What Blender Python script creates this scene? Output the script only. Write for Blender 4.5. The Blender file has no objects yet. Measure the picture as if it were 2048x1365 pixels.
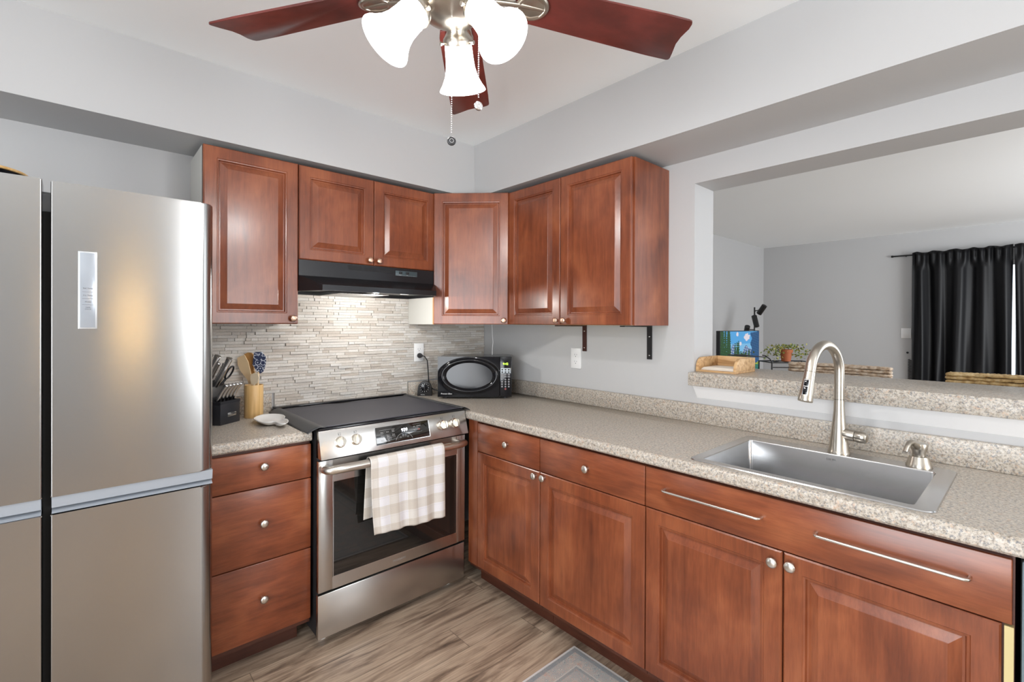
import bpy, bmesh, math, random
from mathutils import Vector, Matrix
random.seed(7)
S = bpy.context.scene
COL = S.collection
PI = math.pi
# ------------------------------------------------------------------ camera
YAW, PIT, ROL, FPX = .7406, -.0037, .0042, 951.27
cam_d = bpy.data.cameras.new('camera'); cam = bpy.data.objects.new('camera', cam_d); COL.objects.link(cam)
_f = Vector((math.sin(YAW)*math.cos(PIT), math.cos(YAW)*math.cos(PIT), math.sin(PIT)))
_r0 = Vector((math.cos(YAW), -math.sin(YAW), 0)); _u0 = _r0.cross(_f)
_r = _r0*math.cos(ROL)+_u0*math.sin(ROL); _u = -_r0*math.sin(ROL)+_u0*math.cos(ROL)
M4 = Matrix((( _r.x,_u.x,-_f.x,-2.1312),(_r.y,_u.y,-_f.y,-2.6881),(_r.z,_u.z,-_f.z,1.3798),(0,0,0,1)))
cam.matrix_world = M4
cam_d.sensor_width = 36; cam_d.lens = FPX/2048*36
cam_d.shift_x = (1024-1034.5)/2048; cam_d.shift_y = -(682.5-650.9)/2048
cam_d.clip_start = .02
S.camera = cam
# ------------------------------------------------------------------ world, exposure, large lights
S.view_settings.view_transform = 'Standard'; S.view_settings.look = 'None'
S.view_settings.exposure = 0.75; S.view_settings.gamma = 1; S.view_settings.use_curve_mapping = False
W = bpy.data.worlds.new('daylight'); S.world = W; W.use_nodes = True
W.node_tree.nodes['Background'].inputs[0].default_value = (.80, .90, 1, 1)
W.node_tree.nodes['Background'].inputs[1].default_value = 1.6
S.cycles.max_bounces = 8; S.cycles.diffuse_bounces = 5; S.cycles.glossy_bounces = 4
S.cycles.sample_clamp_indirect = 6; S.cycles.use_denoising = True
S.cycles.caustics_reflective = False; S.cycles.caustics_refractive = False

def area(name, loc, rot, sx, sy, power, col=(1,1,1), spread=PI):
    d = bpy.data.lights.new(name, 'AREA'); d.shape = 'RECTANGLE'; d.size = sx; d.size_y = sy; d.energy = power; d.color = col; d.spread = spread
    o = bpy.data.objects.new(name, d); COL.objects.link(o); o.location = loc; o.rotation_euler = rot
    return o
def point(name, loc, power, col=(1,1,1), r=.03):
    d = bpy.data.lights.new(name, 'POINT'); d.energy = power; d.color = col; d.shadow_soft_size = r
    o = bpy.data.objects.new(name, d); COL.objects.link(o); o.location = loc
    return o
# daylight through the window in the wall behind the camera, the patio door on the left and the living room windows
area('window_daylight', (-.52, -5.35, 1.5), (PI/2+.6, 0, 0), .86, 1.5, 27, (.97, .985, 1))
area('patio_daylight', (-4.15, -3.1, 1.25), (PI/2+.5, 0, -PI/2), 1.9, 2.1, 56, (.97, .985, 1))
area('living_daylight', (3.0, -5.35, 1.4), (PI/2+.4, 0, -.55), 3.0, 1.9, 66, (.99, .995, 1))
# lamp in the range hood
HOOD = ((-.985, -.33, 1.520), 4.2, (1, .975, .93), .012)

point('hood_lamp', *HOOD)
# ------------------------------------------------------------------ materials
def mat(name, col=(.8,.8,.8), rough=.5, metal=0, **k):
    m = bpy.data.materials.new(name); m.use_nodes = True
    b = m.node_tree.nodes['Principled BSDF']
    b.inputs['Base Color'].default_value = (*col, 1); b.inputs['Roughness'].default_value = rough; b.inputs['Metallic'].default_value = metal
    for kk, v in k.items(): b.inputs[kk.replace('_', ' ')].default_value = v
    return m
class NT:
    def __init__(s, m): s.m = m; s.t = m.node_tree; s.b = s.t.nodes['Principled BSDF']
    def n(s, typ, **k):
        nd = s.t.nodes.new(typ)
        for a, v in k.items():
            if a.startswith('i_'):
                key = a[2:].replace('_', ' ')
                nd.inputs[int(key) if key.isdigit() else key].default_value = v
            else: setattr(nd, a, v)
        return nd
    def l(s, a, b): s.t.links.new(a, b)
    def pos(s, sc=(1,1,1), obj=False, rot=(0,0,0)):
        g = s.n('ShaderNodeTexCoord').outputs['Object'] if obj else s.n('ShaderNodeNewGeometry').outputs['Position']
        mp = s.n('ShaderNodeMapping'); s.l(g, mp.inputs['Vector']); mp.inputs['Scale'].default_value = sc; mp.inputs['Rotation'].default_value = rot
        return mp.outputs[0]
    def noise(s, vec, scale=5, detail=4, rough=.55, dist=0):
        nd = s.n('ShaderNodeTexNoise'); s.l(vec, nd.inputs['Vector'])
        nd.inputs['Scale'].default_value = scale; nd.inputs['Detail'].default_value = detail; nd.inputs['Roughness'].default_value = rough; nd.inputs['Distortion'].default_value = dist
        return nd.outputs['Fac']
    def ramp(s, fac, *st):
        r = s.n('ShaderNodeValToRGB'); s.l(fac, r.inputs[0]); e = r.color_ramp.elements
        e[0].position, e[0].color = st[0][0], (*st[0][1], 1); e[1].position, e[1].color = st[-1][0], (*st[-1][1], 1)
        for p, c in st[1:-1]: x = e.new(p); x.color = (*c, 1)
        return r.outputs[0]
    def mix(s, fac, a, b, typ='MIX'):
        x = s.n('ShaderNodeMix', data_type='RGBA', blend_type=typ)
        if isinstance(fac, (int, float)): x.inputs[0].default_value = fac
        else: s.l(fac, x.inputs[0])
        for i, v in ((6, a), (7, b)):
            if isinstance(v, tuple): x.inputs[i].default_value = (*v, 1)
            else: s.l(v, x.inputs[i])
        return x.outputs[2]
    def bump(s, h, st=.3, d=.002):
        b = s.n('ShaderNodeBump'); b.inputs['Strength'].default_value = st; b.inputs['Distance'].default_value = d
        s.l(h, b.inputs['Height']); s.l(b.outputs[0], s.b.inputs['Normal'])
    def base(s, c): s.l(c, s.b.inputs['Base Color'])
    def math(s, op, a, b=0):
        x = s.n('ShaderNodeMath', operation=op)
        for i, v in ((0, a), (1, b)):
            if isinstance(v, (int, float)): x.inputs[i].default_value = v
            else: s.l(v, x.inputs[i])
        return x.outputs[0]
def srgb(r, g, b):
    f = lambda c: ((c/255+.055)/1.055)**2.4 if c > 10 else c/255/12.92
    return (f(r), f(g), f(b))

def paint(name, col, rough=.55):
    m = mat(name, col, rough); t = NT(m)
    n = t.noise(t.pos(), 220, 3); t.bump(n, .08, .0008)
    n2 = t.noise(t.pos(), 1.3, 2)
    t.base(t.mix(n2, tuple(c*.985 for c in col), tuple(min(1, c*1.015) for c in col)))
    return m
M_wall = paint('grey_wall_paint', (.505, .505, .508))
M_ceil = paint('ceiling_paint', (.90, .92, .925), .8)
M_trim = paint('white_trim_paint', (.90, .90, .905), .3)

def wood(name, axis, dark=(.085,.020,.009), mid=(.235,.062,.024), light=(.37,.118,.048), rough=.3):
    m = mat(name, mid, rough, Coat_Weight=.22, Coat_Roughness=.2); t = NT(m)
    sc = (14, 14, 1.2) if axis == 'v' else (1.3, 1.3, 14)
    g = t.noise(t.pos(sc), 3.2, 7, .62, .35)
    fine = t.noise(t.pos(tuple(c*6 for c in sc)), 2.5, 4, .6)
    blot = t.noise(t.pos((1.6, 1.6, 1.2) if axis == 'v' else (1.1, 1.1, 2.4)), 3.4, 3, .5, .4)
    c = t.ramp(g, (.28, dark), (.5, mid), (.74, light))
    c2 = t.ramp(blot, (.30, tuple(x*1.3 for x in dark)), (.52, mid), (.72, tuple(x*1.05 for x in light)))
    c3 = t.mix(.62, c, c2)
    f2 = t.ramp(fine, (.35, (.72,.72,.72)), (.6, (1,1,1)))
    t.base(t.mix(.5, c3, t.mix(1., c3, f2, 'MULTIPLY')))
    t.bump(fine, .05, .0005)
    return m
M_wv = wood('cherry_wood_vertical', 'v'); M_wh = wood('cherry_wood_horizontal', 'h')
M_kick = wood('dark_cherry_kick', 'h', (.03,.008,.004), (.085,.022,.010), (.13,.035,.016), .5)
M_pale = mat('pale_cabinet_side', (.62,.61,.57), .5)
M_raw = mat('raw_wood_edge', (.62,.34,.16), .6)
M_yell = mat('pale_yellow_raw_wood', (.66,.55,.27), .6)

def stainless(name, col=(.60,.59,.575), rough=.24, an=.75, dirn='h'):
    m = mat(name, col, rough, 1, Anisotropic=an, Anisotropic_Rotation=.25); t = NT(m)
    if dirn == 'h': tg = t.n('ShaderNodeTangent', direction_type='RADIAL', axis='Z'); t.l(tg.outputs[0], t.b.inputs['Tangent'])
    sc = (1.5, 1.5, 1400) if dirn == 'h' else (1400, 1400, 1.5)
    n = t.noise(t.pos(sc), 1, 2)
    r = t.n('ShaderNodeMapRange'); t.l(n, r.inputs[0]); r.inputs[3].default_value = rough-.008; r.inputs[4].default_value = rough+.008
    t.l(r.outputs[0], t.b.inputs['Roughness'])
    return m
M_steel = stainless('brushed_stainless')
M_fridge = stainless('fridge_stainless', (.41,.41,.405), .21, .75)
M_sink = stainless('sink_stainless', (.52,.52,.525), .24, .5)
M_nickel = mat('brushed_nickel', (.52,.48,.42), .28, 1)
M_satin_warm = mat('wood_reflection_knob', (.72,.50,.38), .3, 1)  # satin knob tinted with the reflected colour of the wood
M_satin = mat('satin_nickel_knob', (.74,.71,.66), .3, 1)
M_blackm = mat('matte_black_metal', (.012,.012,.013), .38)
M_hood = mat('black_enamel', (.014,.014,.016), .26, Specular_IOR_Level=.4)
M_glossb = mat('glossy_black_plastic', (.008,.008,.010), .10, Specular_IOR_Level=.35)
M_blackp = mat('black_plastic', (.015,.015,.017), .42)
M_grey = mat('grey_plastic', (.33,.36,.40), .4)
M_white = mat('white_plastic', (.82,.82,.82), .35)
M_dark = mat('dark_recess', (.012,.012,.012), .8)
M_glass_b = mat('oven_glass', (.012,.011,.010), .04, Coat_Weight=.6, Coat_Roughness=.03)
M_mat = mat('charcoal_stove_mat', (.042,.042,.055), .5)
M_rubber = mat('black_silicone_strip', (.045,.047,.05), .45)
M_chrome = mat('polished_steel', (.72,.72,.73), .16, 1)
M_bamboo = mat('bamboo', (.62,.36,.13), .4)
_t = NT(M_bamboo); _t.base(_t.ramp(_t.noise(_t.pos((60,60,3)), 1.5, 5), (.3, (.60,.36,.13)), (.7, (.80,.54,.25))))
M_lightwood = mat('light_wood', (.66,.43,.22), .5)
_t = NT(M_lightwood); _t.base(_t.ramp(_t.noise(_t.pos((30,4,40)), 1.2, 5, .6, .8), (.3, (.36,.19,.075)), (.5, (.58,.36,.17)), (.7, (.70,.48,.26))))
M_ceramic = mat('white_ceramic', (.82,.82,.81), .12)
M_terra = mat('terracotta', (.45,.13,.05), .7)
M_leaf = mat('green_leaf', (.16,.22,.05), .5)
M_leaf2 = mat('silver_leaf', (.40,.43,.42), .5)
M_paper = mat('paper_napkin', (.82,.76,.68), .8)
M_glass = mat('window_glass', (1,1,1), .0, Transmission_Weight=1.0, IOR=1.45)
def emit(name, col, st):
    m = mat(name, (0,0,0), .5); b = m.node_tree.nodes['Principled BSDF']
    b.inputs['Emission Color'].default_value = (*col, 1); b.inputs['Emission Strength'].default_value = st
    return m
M_shade = emit('lit_frosted_glass', (1, .985, .97), 6.0)
M_shade.node_tree.nodes['Principled BSDF'].inputs['Base Color'].default_value = (.8,.8,.8,1)
M_led = emit('white_led_digits', (.85,.88,1), 6); M_ledg = emit('green_led_digits', (.45,1,.05), 3)
M_ink = mat('grey_print', (.52,.52,.52), .5); M_inkd = mat('dark_print', (.06,.06,.07), .5); M_red = mat('red_print', (.6,.09,.05), .5)

# granite laminate
M_gran = mat('granite_laminate', (.5,.45,.38), .34)
t = NT(M_gran); v = t.pos()
n1 = t.noise(v, 125, 5, .7); n2 = t.noise(t.pos((1,1,1), rot=(.5,.3,.7)), 190, 4, .7); n3 = t.noise(v, 11, 3)
n4 = t.noise(t.pos((1,1,1), rot=(1,.2,.1)), 70, 4, .75)
c = t.ramp(n1, (.36, (.19,.16,.13)), (.44, (.42,.365,.30)), (.55, (.55,.50,.43)), (.68, (.66,.62,.57)))
blue = t.ramp(n2, (.53, (0,0,0)), (.60, (1,1,1)))
c = t.mix(t.math('MULTIPLY', blue, .8), c, (.15,.165,.19))
pk = t.ramp(n4, (.57, (0,0,0)), (.66, (1,1,1)))
c = t.mix(t.math('MULTIPLY', pk, .6), c, (.58,.37,.24))
t.base(t.mix(n3, c, t.mix(.18, c, (.42,.37,.31))))

# vinyl plank floor, planks run along X
M_floor = mat('vinyl_plank_floor', (.3,.22,.16), .38)
t = NT(M_floor); sx = t.n('ShaderNodeSeparateXYZ'); t.l(t.n('ShaderNodeNewGeometry').outputs['Position'], sx.inputs[0])
X, Y = sx.outputs[0], sx.outputs[1]
row = t.math('FLOOR', t.math('DIVIDE', Y, .152))
wn = t.n('ShaderNodeTexWhiteNoise', noise_dimensions='1D'); t.l(row, wn.inputs['W'])
xo = t.math('ADD', X, t.math('MULTIPLY', wn.outputs['Value'], 3.0))
pl = t.math('FLOOR', t.math('DIVIDE', xo, 1.05))
wn2 = t.n('ShaderNodeTexWhiteNoise', noise_dimensions='2D'); cb = t.n('ShaderNodeCombineXYZ'); t.l(row, cb.inputs[0]); t.l(pl, cb.inputs[1]); t.l(cb.outputs[0], wn2.inputs['Vector'])
idv = wn2.outputs['Value']
cv = t.n('ShaderNodeCombineXYZ'); t.l(t.math('MULTIPLY', X, 1.6), cv.inputs[0]); t.l(t.math('MULTIPLY', Y, 13), cv.inputs[1]); t.l(t.math('MULTIPLY', idv, 37), cv.inputs[2])
g1 = t.noise(cv.outputs[0], 1.5, 7, .62, .9)
cv2 = t.n('ShaderNodeCombineXYZ'); t.l(t.math('MULTIPLY', X, 3), cv2.inputs[0]); t.l(t.math('MULTIPLY', Y, 90), cv2.inputs[1]); t.l(t.math('MULTIPLY', idv, 17), cv2.inputs[2])
g2 = t.noise(cv2.outputs[0], 1.6, 5, .65)
c = t.ramp(g1, (.30, (.085,.058,.042)), (.40, (.27,.19,.135)), (.52, (.52,.395,.29)), (.70, (.68,.545,.415)))
c = t.mix(.6, c, t.mix(1., c, t.ramp(g2, (.32, (.45,.42,.40)), (.62, (1.1,1.08,1.05))), 'MULTIPLY'))
c = t.mix(t.math('MULTIPLY', idv, .30), c, (.27,.205,.16))
fy = t.math('FRACT', t.math('DIVIDE', Y, .152)); fx = t.math('FRACT', t.math('DIVIDE', xo, 1.05))
seam = t.math('MAXIMUM', t.math('LESS_THAN', fy, .016), t.math('LESS_THAN', fx, .0028))
t.base(t.mix(t.math('MULTIPLY', seam, .6), c, (.04,.03,.022)))
t.bump(g2, .1, .0006)

# stone tile: each tile face carries its own tint
M_tile = mat('split_face_stone', (.6,.55,.5), .6)
t = NT(M_tile); at = t.n('ShaderNodeAttribute', attribute_name='tint')
n = t.noise(t.pos((1,1,1)), 160, 4, .6); n2 = t.noise(t.pos((12,12,60)), 2, 3)
c = t.mix(1., at.outputs['Color'], t.ramp(n, (.3, (.86,.85,.84)), (.6, (1,1,1))), 'MULTIPLY')
t.base(t.mix(.4, c, t.mix(1., c, t.ramp(n2, (.3, (.82,.80,.78)), (.65, (1.05,1.05,1.05))), 'MULTIPLY')))
t.bump(n, .35, .0012)

# ------------------------------------------------------------------ object helpers
ORG = {}      # world matrix of every root / part
def tag(o, label=None, cat=None, group=None, kind=None):
    for k, v in (('label', label), ('category', cat), ('group', group), ('kind', kind)):
        if v: o[k] = v
    return o
def thing(name, label, cat, loc=(0,0,0), rz=0, group=None):
    o = bpy.data.objects.new(name, None); COL.objects.link(o); o.location = loc; o.rotation_euler = (0,0,rz); o.empty_display_size = .05
    ORG[o.name] = Matrix.Translation(loc) @ Matrix.Rotation(rz, 4, 'Z')
    return tag(o, label, cat, group)
def link(name, me, parent=None, label=None, cat=None, group=None, kind=None):
    o = bpy.data.objects.new(name, me); COL.objects.link(o)
    if parent is not None: o.parent = parent; ORG[o.name] = ORG[parent.name]
    else: ORG[o.name] = Matrix.Identity(4)
    return tag(o, label, cat, group, kind)
class MB:
    """collects shapes, world coordinates by default"""
    def __init__(s, xf=None): s.bm = bmesh.new(); s.xf = xf or Matrix.Identity(4)
    def v(s, p): return s.bm.verts.new(s.xf @ Vector(p))
    def f(s, vs, mi=0):
        try: fc = s.bm.faces.new(vs); fc.material_index = mi; return fc
        except ValueError: return None
    def quad(s, a, b, c, d, mi=0): return s.f([s.v(a), s.v(b), s.v(c), s.v(d)], mi)
    def box(s, x0, x1, y0, y1, z0, z1, bev=0, mi=0, seg=2):
        x0, x1 = min(x0,x1), max(x0,x1); y0, y1 = min(y0,y1), max(y0,y1); z0, z1 = min(z0,z1), max(z0,z1)
        vs = [s.v((x, y, z)) for z in (z0, z1) for x, y in ((x0,y0),(x1,y0),(x1,y1),(x0,y1))]
        fs = [s.f([vs[i] for i in q], mi) for q in ((3,2,1,0),(4,5,6,7),(0,1,5,4),(1,2,6,5),(2,3,7,6),(3,0,4,7))]
        if bev:
            es = set(e for f_ in fs for e in f_.edges)
            r = bmesh.ops.bevel(s.bm, geom=list(es), offset=min(bev, .49*min(x1-x0, y1-y0, z1-z0)), segments=seg, affect='EDGES', profile=.5)
            for f_ in r['faces']: f_.material_index = mi
        return s
    def prism(s, pts, axis, a0, a1, bev=0, mi=0):
        """polygon (2D pts in the other two axes) extruded along axis; order for x:(y,z) y:(x,z) z:(x,y)"""
        def P(p, a): return {'x': (a, p[0], p[1]), 'y': (p[0], a, p[1]), 'z': (p[0], p[1], a)}[axis]
        A = [s.v(P(p, a0)) for p in pts]; B = [s.v(P(p, a1)) for p in pts]; n = len(pts)
        fs = [s.f(A, mi), s.f(B[::-1], mi)] + [s.f([A[i], B[i], B[(i+1)%n], A[(i+1)%n]], mi) for i in range(n)]
        if bev:
            es = set(e for f_ in fs if f_ for e in f_.edges)
            bmesh.ops.bevel(s.bm, geom=list(es), offset=bev, segments=2, affect='EDGES', profile=.5)
        return s
    def lathe(s, prof, o=(0,0,0), ax=(0,0,1), n=32, mi=0, cap=True):
        ax = Vector(ax).normalized(); u = ax.orthogonal().normalized(); w = ax.cross(u); o = Vector(o); rings = []
        for r, h in prof:
            if r < 1e-6: rings.append([s.v(o+ax*h)])
            else: rings.append([s.v(o+ax*h+(u*math.cos(2*PI*i/n)+w*math.sin(2*PI*i/n))*r) for i in range(n)])
        for a, b in zip(rings, rings[1:]):
            for i in range(n):
                j = (i+1) % n
                if len(a) == 1 and len(b) > 1: s.f([a[0], b[i], b[j]], mi)
                elif len(b) == 1 and len(a) > 1: s.f([a[i], b[0], a[j]], mi)
                elif len(a) > 1: s.f([a[i], b[i], b[j], a[j]], mi)
        if cap:
            for r in (rings[0], rings[-1]):
                if len(r) > 2: s.f(r, mi)
        return s
    def cyl(s, a, b, r, r2=None, n=20, mi=0):
        a, b = Vector(a), Vector(b); return s.lathe([(r, 0), (r if r2 is None else r2, (b-a).length)], a, b-a, n, mi)
    def tube(s, pts, r, n=10, mi=0, closed=False):
        pts = [Vector(p) for p in pts]; m = len(pts); rr = r if isinstance(r, (list, tuple)) else [r]*m
        T = []
        for i in range(m):
            if closed: d = pts[(i+1)%m]-pts[i-1]
            else: d = pts[min(i+1, m-1)]-pts[max(i-1, 0)]
            T.append(d.normalized())
        u = T[0].orthogonal().normalized(); rings = []
        for i in range(m):
            u = (u - T[i]*u.dot(T[i]))
            u = u.normalized() if u.length > 1e-6 else T[i].orthogonal().normalized()
            w = T[i].cross(u)
            rings.append([s.v(pts[i]+(u*math.cos(2*PI*k/n)+w*math.sin(2*PI*k/n))*rr[i]) for k in range(n)])
        k0 = 0 if not closed else 0
        for i in range(m if closed else m-1):
            a, b = rings[i], rings[(i+1)%m]
            for k in range(n): s.f([a[k], b[k], b[(k+1)%n], a[(k+1)%n]], mi)
        if not closed: s.f(rings[0], mi); s.f(rings[-1], mi)
        return s
    def sphere(s, c, r, n=12, mi=0, sc=(1,1,1)):
        m = n//2; c = Vector(c); rows = []
        for i in range(m+1):
            th = PI*i/m
            if i in (0, m): rows.append([s.v(c+Vector((0,0,r*math.cos(th)*sc[2])))])
            else: rows.append([s.v(c+Vector((r*math.sin(th)*math.cos(2*PI*k/n)*sc[0], r*math.sin(th)*math.sin(2*PI*k/n)*sc[1], r*math.cos(th)*sc[2]))) for k in range(n)])
        for a, b in zip(rows, rows[1:]):
            for k in range(n):
                j = (k+1) % n
                if len(a) == 1: s.f([a[0], b[k], b[j]], mi)
                elif len(b) == 1: s.f([a[k], b[0], a[j]], mi)
                else: s.f([a[k], b[k], b[j], a[j]], mi)
        return s
    def grid(s, fn, nu, nv, mi=0, closeu=False):
        G = [[s.v(fn(i/nu, j/nv)) for j in range(nv+1)] for i in range(nu+(0 if closeu else 1))]
        L = len(G)
        for i in range(nu):
            for j in range(nv): s.f([G[i][j], G[(i+1)%L][j], G[(i+1)%L][j+1], G[i][j+1]], mi)
        return G
    def done(s, name, m, parent=None, label=None, cat=None, group=None, kind=None, smooth=35, solid=0, sub=0, local=False):
        bmesh.ops.recalc_face_normals(s.bm, faces=s.bm.faces[:])
        me = bpy.data.meshes.new(name); s.bm.to_mesh(me); s.bm.free()
        if parent is not None and not local: me.transform(ORG[parent.name].inverted())
        for mm in (m if isinstance(m, (list, tuple)) else [m]): me.materials.append(mm)
        if smooth:
            for p in me.polygons: p.use_smooth = True
            me.set_sharp_from_angle(angle=math.radians(smooth))
        o = link(name, me, parent, label, cat, group, kind)
        if solid: md = o.modifiers.new('s', 'SOLIDIFY'); md.thickness = solid; md.offset = 0
        if sub: md = o.modifiers.new('u', 'SUBSURF'); md.levels = sub; md.render_levels = sub
        return o
def bx(name, d, m, parent=None, bev=0, **k): return MB().box(*d, bev=bev).done(name, m, parent, **k)
def text(name, body, size, loc, right, up, m, parent, depth=.0004, align='CENTER', sx=1, font_scale=None, **k):
    cu = bpy.data.curves.new(name, 'FONT'); cu.body = body; cu.size = size; cu.align_x = align; cu.align_y = 'CENTER'; cu.extrude = depth; cu.resolution_u = 3
    tmp = bpy.data.objects.new('tmp', cu); COL.objects.link(tmp)
    dg = bpy.context.evaluated_depsgraph_get(); me = bpy.data.meshes.new_from_object(tmp.evaluated_get(dg))
    bpy.data.objects.remove(tmp); bpy.data.curves.remove(cu)
    r = Vector(right).normalized(); u = Vector(up).normalized(); n = r.cross(u)
    mt = Matrix(((r.x*sx, u.x, n.x, loc[0]), (r.y*sx, u.y, n.y, loc[1]), (r.z*sx, u.z, n.z, loc[2]), (0,0,0,1)))
    me.transform(ORG[parent.name].inverted() @ mt); me.materials.clear(); me.materials.append(m)
    return link(name, me, parent, **k)
def frame(o, w, n):
    """local x = width dir w, local y = outward normal n, local z = up"""
    w = Vector(w).normalized(); n = Vector(n).normalized()
    return Matrix(((w.x, n.x, 0, o[0]), (w.y, n.y, 0, o[1]), (w.z, n.z, 1, o[2]), (0,0,0,1)))
def rpdoor(name, xf, W_, H_, m, parent, T=.02, fr=.055, **k):
    """raised-panel door: local x 0..W, z 0..H, y 0..T outward"""
    b = MB(xf)
    prof = [(0, 0), (0, T-.004), (.004, T), (fr-.006, T), (fr-.004, T-.0025), (fr+.001, T-.003), (fr+.004, T-.011), (fr+.009, T-.011), (fr+.032, T-.0015), (fr+.0335, T-.0005)]
    R = []
    for d, y in prof: R.append([b.v((d, y, d)), b.v((W_-d, y, d)), b.v((W_-d, y, H_-d)), b.v((d, y, H_-d))])
    for a, c in zip(R, R[1:]):
        for i in range(4): b.f([a[i], a[(i+1)%4], c[(i+1)%4], c[i]])
    b.f(R[0]); b.f(R[-1])
    return b.done(name, m, parent, smooth=6, **k)
def slab(name, xf, W_, H_, m, parent, T=.02, bev=.003, **k):
    return MB(xf).box(0, W_, 0, T, 0, H_, bev=bev).done(name, m, parent, **k)
def knob(xf, x, z, parent, y0=.02, ridge=False):
    b = MB(xf)
    b.lathe([(.0062, 0), (.0062, .008), (.0075, .012), (.0135, .016), (.0155, .020), (.0150, .023), (.010, .0262), (0, .0272)], (x, y0, z), (0,1,0), 24)
    if ridge:
        for dx in (-.0045, 0, .0045): b.box(x+dx-.0009, x+dx+.0009, y0+.022, y0+.0275, z-.011, z+.011, bev=.0004)
    return b.done('knob', M_satin_warm if ridge else M_satin, parent, smooth=50)

# ------------------------------------------------------------------ the room
def st(name, d, m, **k): return MB().box(*d).done(name, m, None, kind='structure', smooth=0, **k)
ZC, ZS = 2.484, 2.160
RX0, RY0, RX1 = -4.2, -5.4, 5.17
st('floor', (RX0, RX1+.1, RY0, .1, -.08, 0), M_floor)
st('ceiling', (RX0, RX1+.1, RY0-.1, .1, ZC, ZC+.08), M_ceil)
st('wall_back', (RX0, RX1+.1, 0, .12, 0, ZC), M_wall)
# left wall with the patio door opening (out of frame), rear wall with a window
def wall_open(name, axis, p0, p1, a0, a1, o0, o1, z0, z1, H=ZC):
    b = MB()
    def bb(u0, u1, w0, w1):
        if u1-u0 > 1e-4 and w1-w0 > 1e-4:
            b.box(*((p0, p1, u0, u1) if axis == 'x' else (u0, u1, p0, p1)), w0, w1)
    bb(a0, o0, 0, H); bb(o1, a1, 0, H); bb(o0, o1, 0, z0); bb(o0, o1, z1, H)
    return b.done(name, M_wall, None, kind='structure', smooth=0)
wall_open('wall_left', 'x', RX0-.1, RX0, RY0, 0, -4.1, -2.1, .02, 2.3)
wall_open('wall_rear', 'y', RY0-.1, RY0, RX0, 0, -.96, -.08, .7, 2.3)
wall_open('wall_rear_living', 'y', RY0-.1, RY0, 0, RX1, 1.4, 4.6, .4, 2.4)
# right wall with the pass-through
b = MB()
b.box(0, .19, -1.594, 0, 0, ZC); b.box(0, .19, -4.1, -1.594, 0, 1.096); b.box(0, .19, -4.1, -1.594, 2.0435, ZC); b.box(0, .19, RY0, -4.1, 0, ZC)
b.done('wall_right', M_wall, None, kind='structure', smooth=0)
# far wall of the living room, sliding door opening behind the curtains
wall_open('wall_far', 'x', RX1, RX1+.1, RY0, 0, -3.5, -1.9, .02, 2.08)
b = MB(); b.box(RX1+.03, RX1+.035, -3.5, -1.9, .02, 2.08); b.done('window_1', M_glass, None, kind='structure', smooth=0)
b = MB()
for y in (-3.5, -2.73, -1.95): b.box(RX1+.01, RX1+.06, y, y+.05, .02, 2.08)
b.box(RX1+.01, RX1+.06, -3.5, -1.9, .02, .07); b.box(RX1+.01, RX1+.06, -3.5, -1.9, 2.03, 2.08)
b.done('trim_1', M_trim, None, kind='structure')
# soffit along back and right walls
st('ceiling_soffit', (RX0, -.332, -.3174, 0, ZS, ZC), M_wall)
st('ceiling_soffit_right', (-.332, 0, RY0, 0, ZS, ZC), M_wall)
# stone backsplash, one mesh of separate split-face tiles
def tilewall():
    b = MB(); lay = b.bm.loops.layers.float_color.new('tint')
    pal = [srgb(212,206,198), srgb(207,201,193), srgb(216,212,206), srgb(202,195,187), srgb(211,208,203), srgb(193,184,174), srgb(220,216,211), srgb(206,201,195)]
    z = .921; h = .0152
    while z < 1.70:
        zt = z+h; x = -1.86 - random.random()*.08
        lim = [(-1.39, -.623)] if z < 1.006 else ([(-1.86, -.002)] if z < 1.37 else [(-1.372, -.612)])
        x = lim[0][0]; xe = lim[0][1]
        x0 = x
        while x0 < xe-.001:
            L = random.choice((.03,.045,.06,.075,.1,.12,.14))*random.uniform(.8, 1.2)
            x1 = min(xe, x0+L)
            if xe-x1 < .015: x1 = xe
            d = random.choice((.005,.0055,.006,.007,.008,.0095,.0125)); c = random.choice(pal); k = random.uniform(.96, 1.02)
            n0 = len(b.bm.faces)
            y = -.001-d; g = .00015; j = [random.uniform(-.0009, .0009) for _ in range(4)]
            k_ = -.0008; A = [b.v((x0+g, k_, z+g)), b.v((x1-g, k_, z+g)), b.v((x1-g, k_, zt-g)), b.v((x0+g, k_, zt-g))]
            e = .0007
            B = [b.v((x0+g+e, y+j[0], z+g+e*.6)), b.v((x1-g-e, y+j[1], z+g+e*.6)), b.v((x1-g-e, y+j[2], zt-g-e*.6)), b.v((x0+g+e, y+j[3], zt-g-e*.6))]
            fs = [b.f(B)] + [b.f([A[i], A[(i+1)%4], B[(i+1)%4], B[i]]) for i in range(4)]
            for f_ in fs:
                if f_:
                    for lp in f_.loops: lp[lay] = (c[0]*k, c[1]*k, c[2]*k, 1)
            x0 = x1
        z = zt
    return b.done('stone_backsplash', M_tile, None, smooth=0, label='backsplash of narrow stacked stone strips in pale greige on the wall behind the stove', cat='backsplash')
tilewall()
M_te = mat('tile_edge', (.66,.63,.58), .5)
for x in (-1.394, -.623): MB().box(x+.001, x+.003, -.013, -.0008, .921, 1.012).done('tile_edge_strip', M_te, bpy.data.objects['stone_backsplash'])

# ------------------------------------------------------------------ upper cabinets
UB, UT, UD = 1.3725, 2.135, .315
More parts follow.
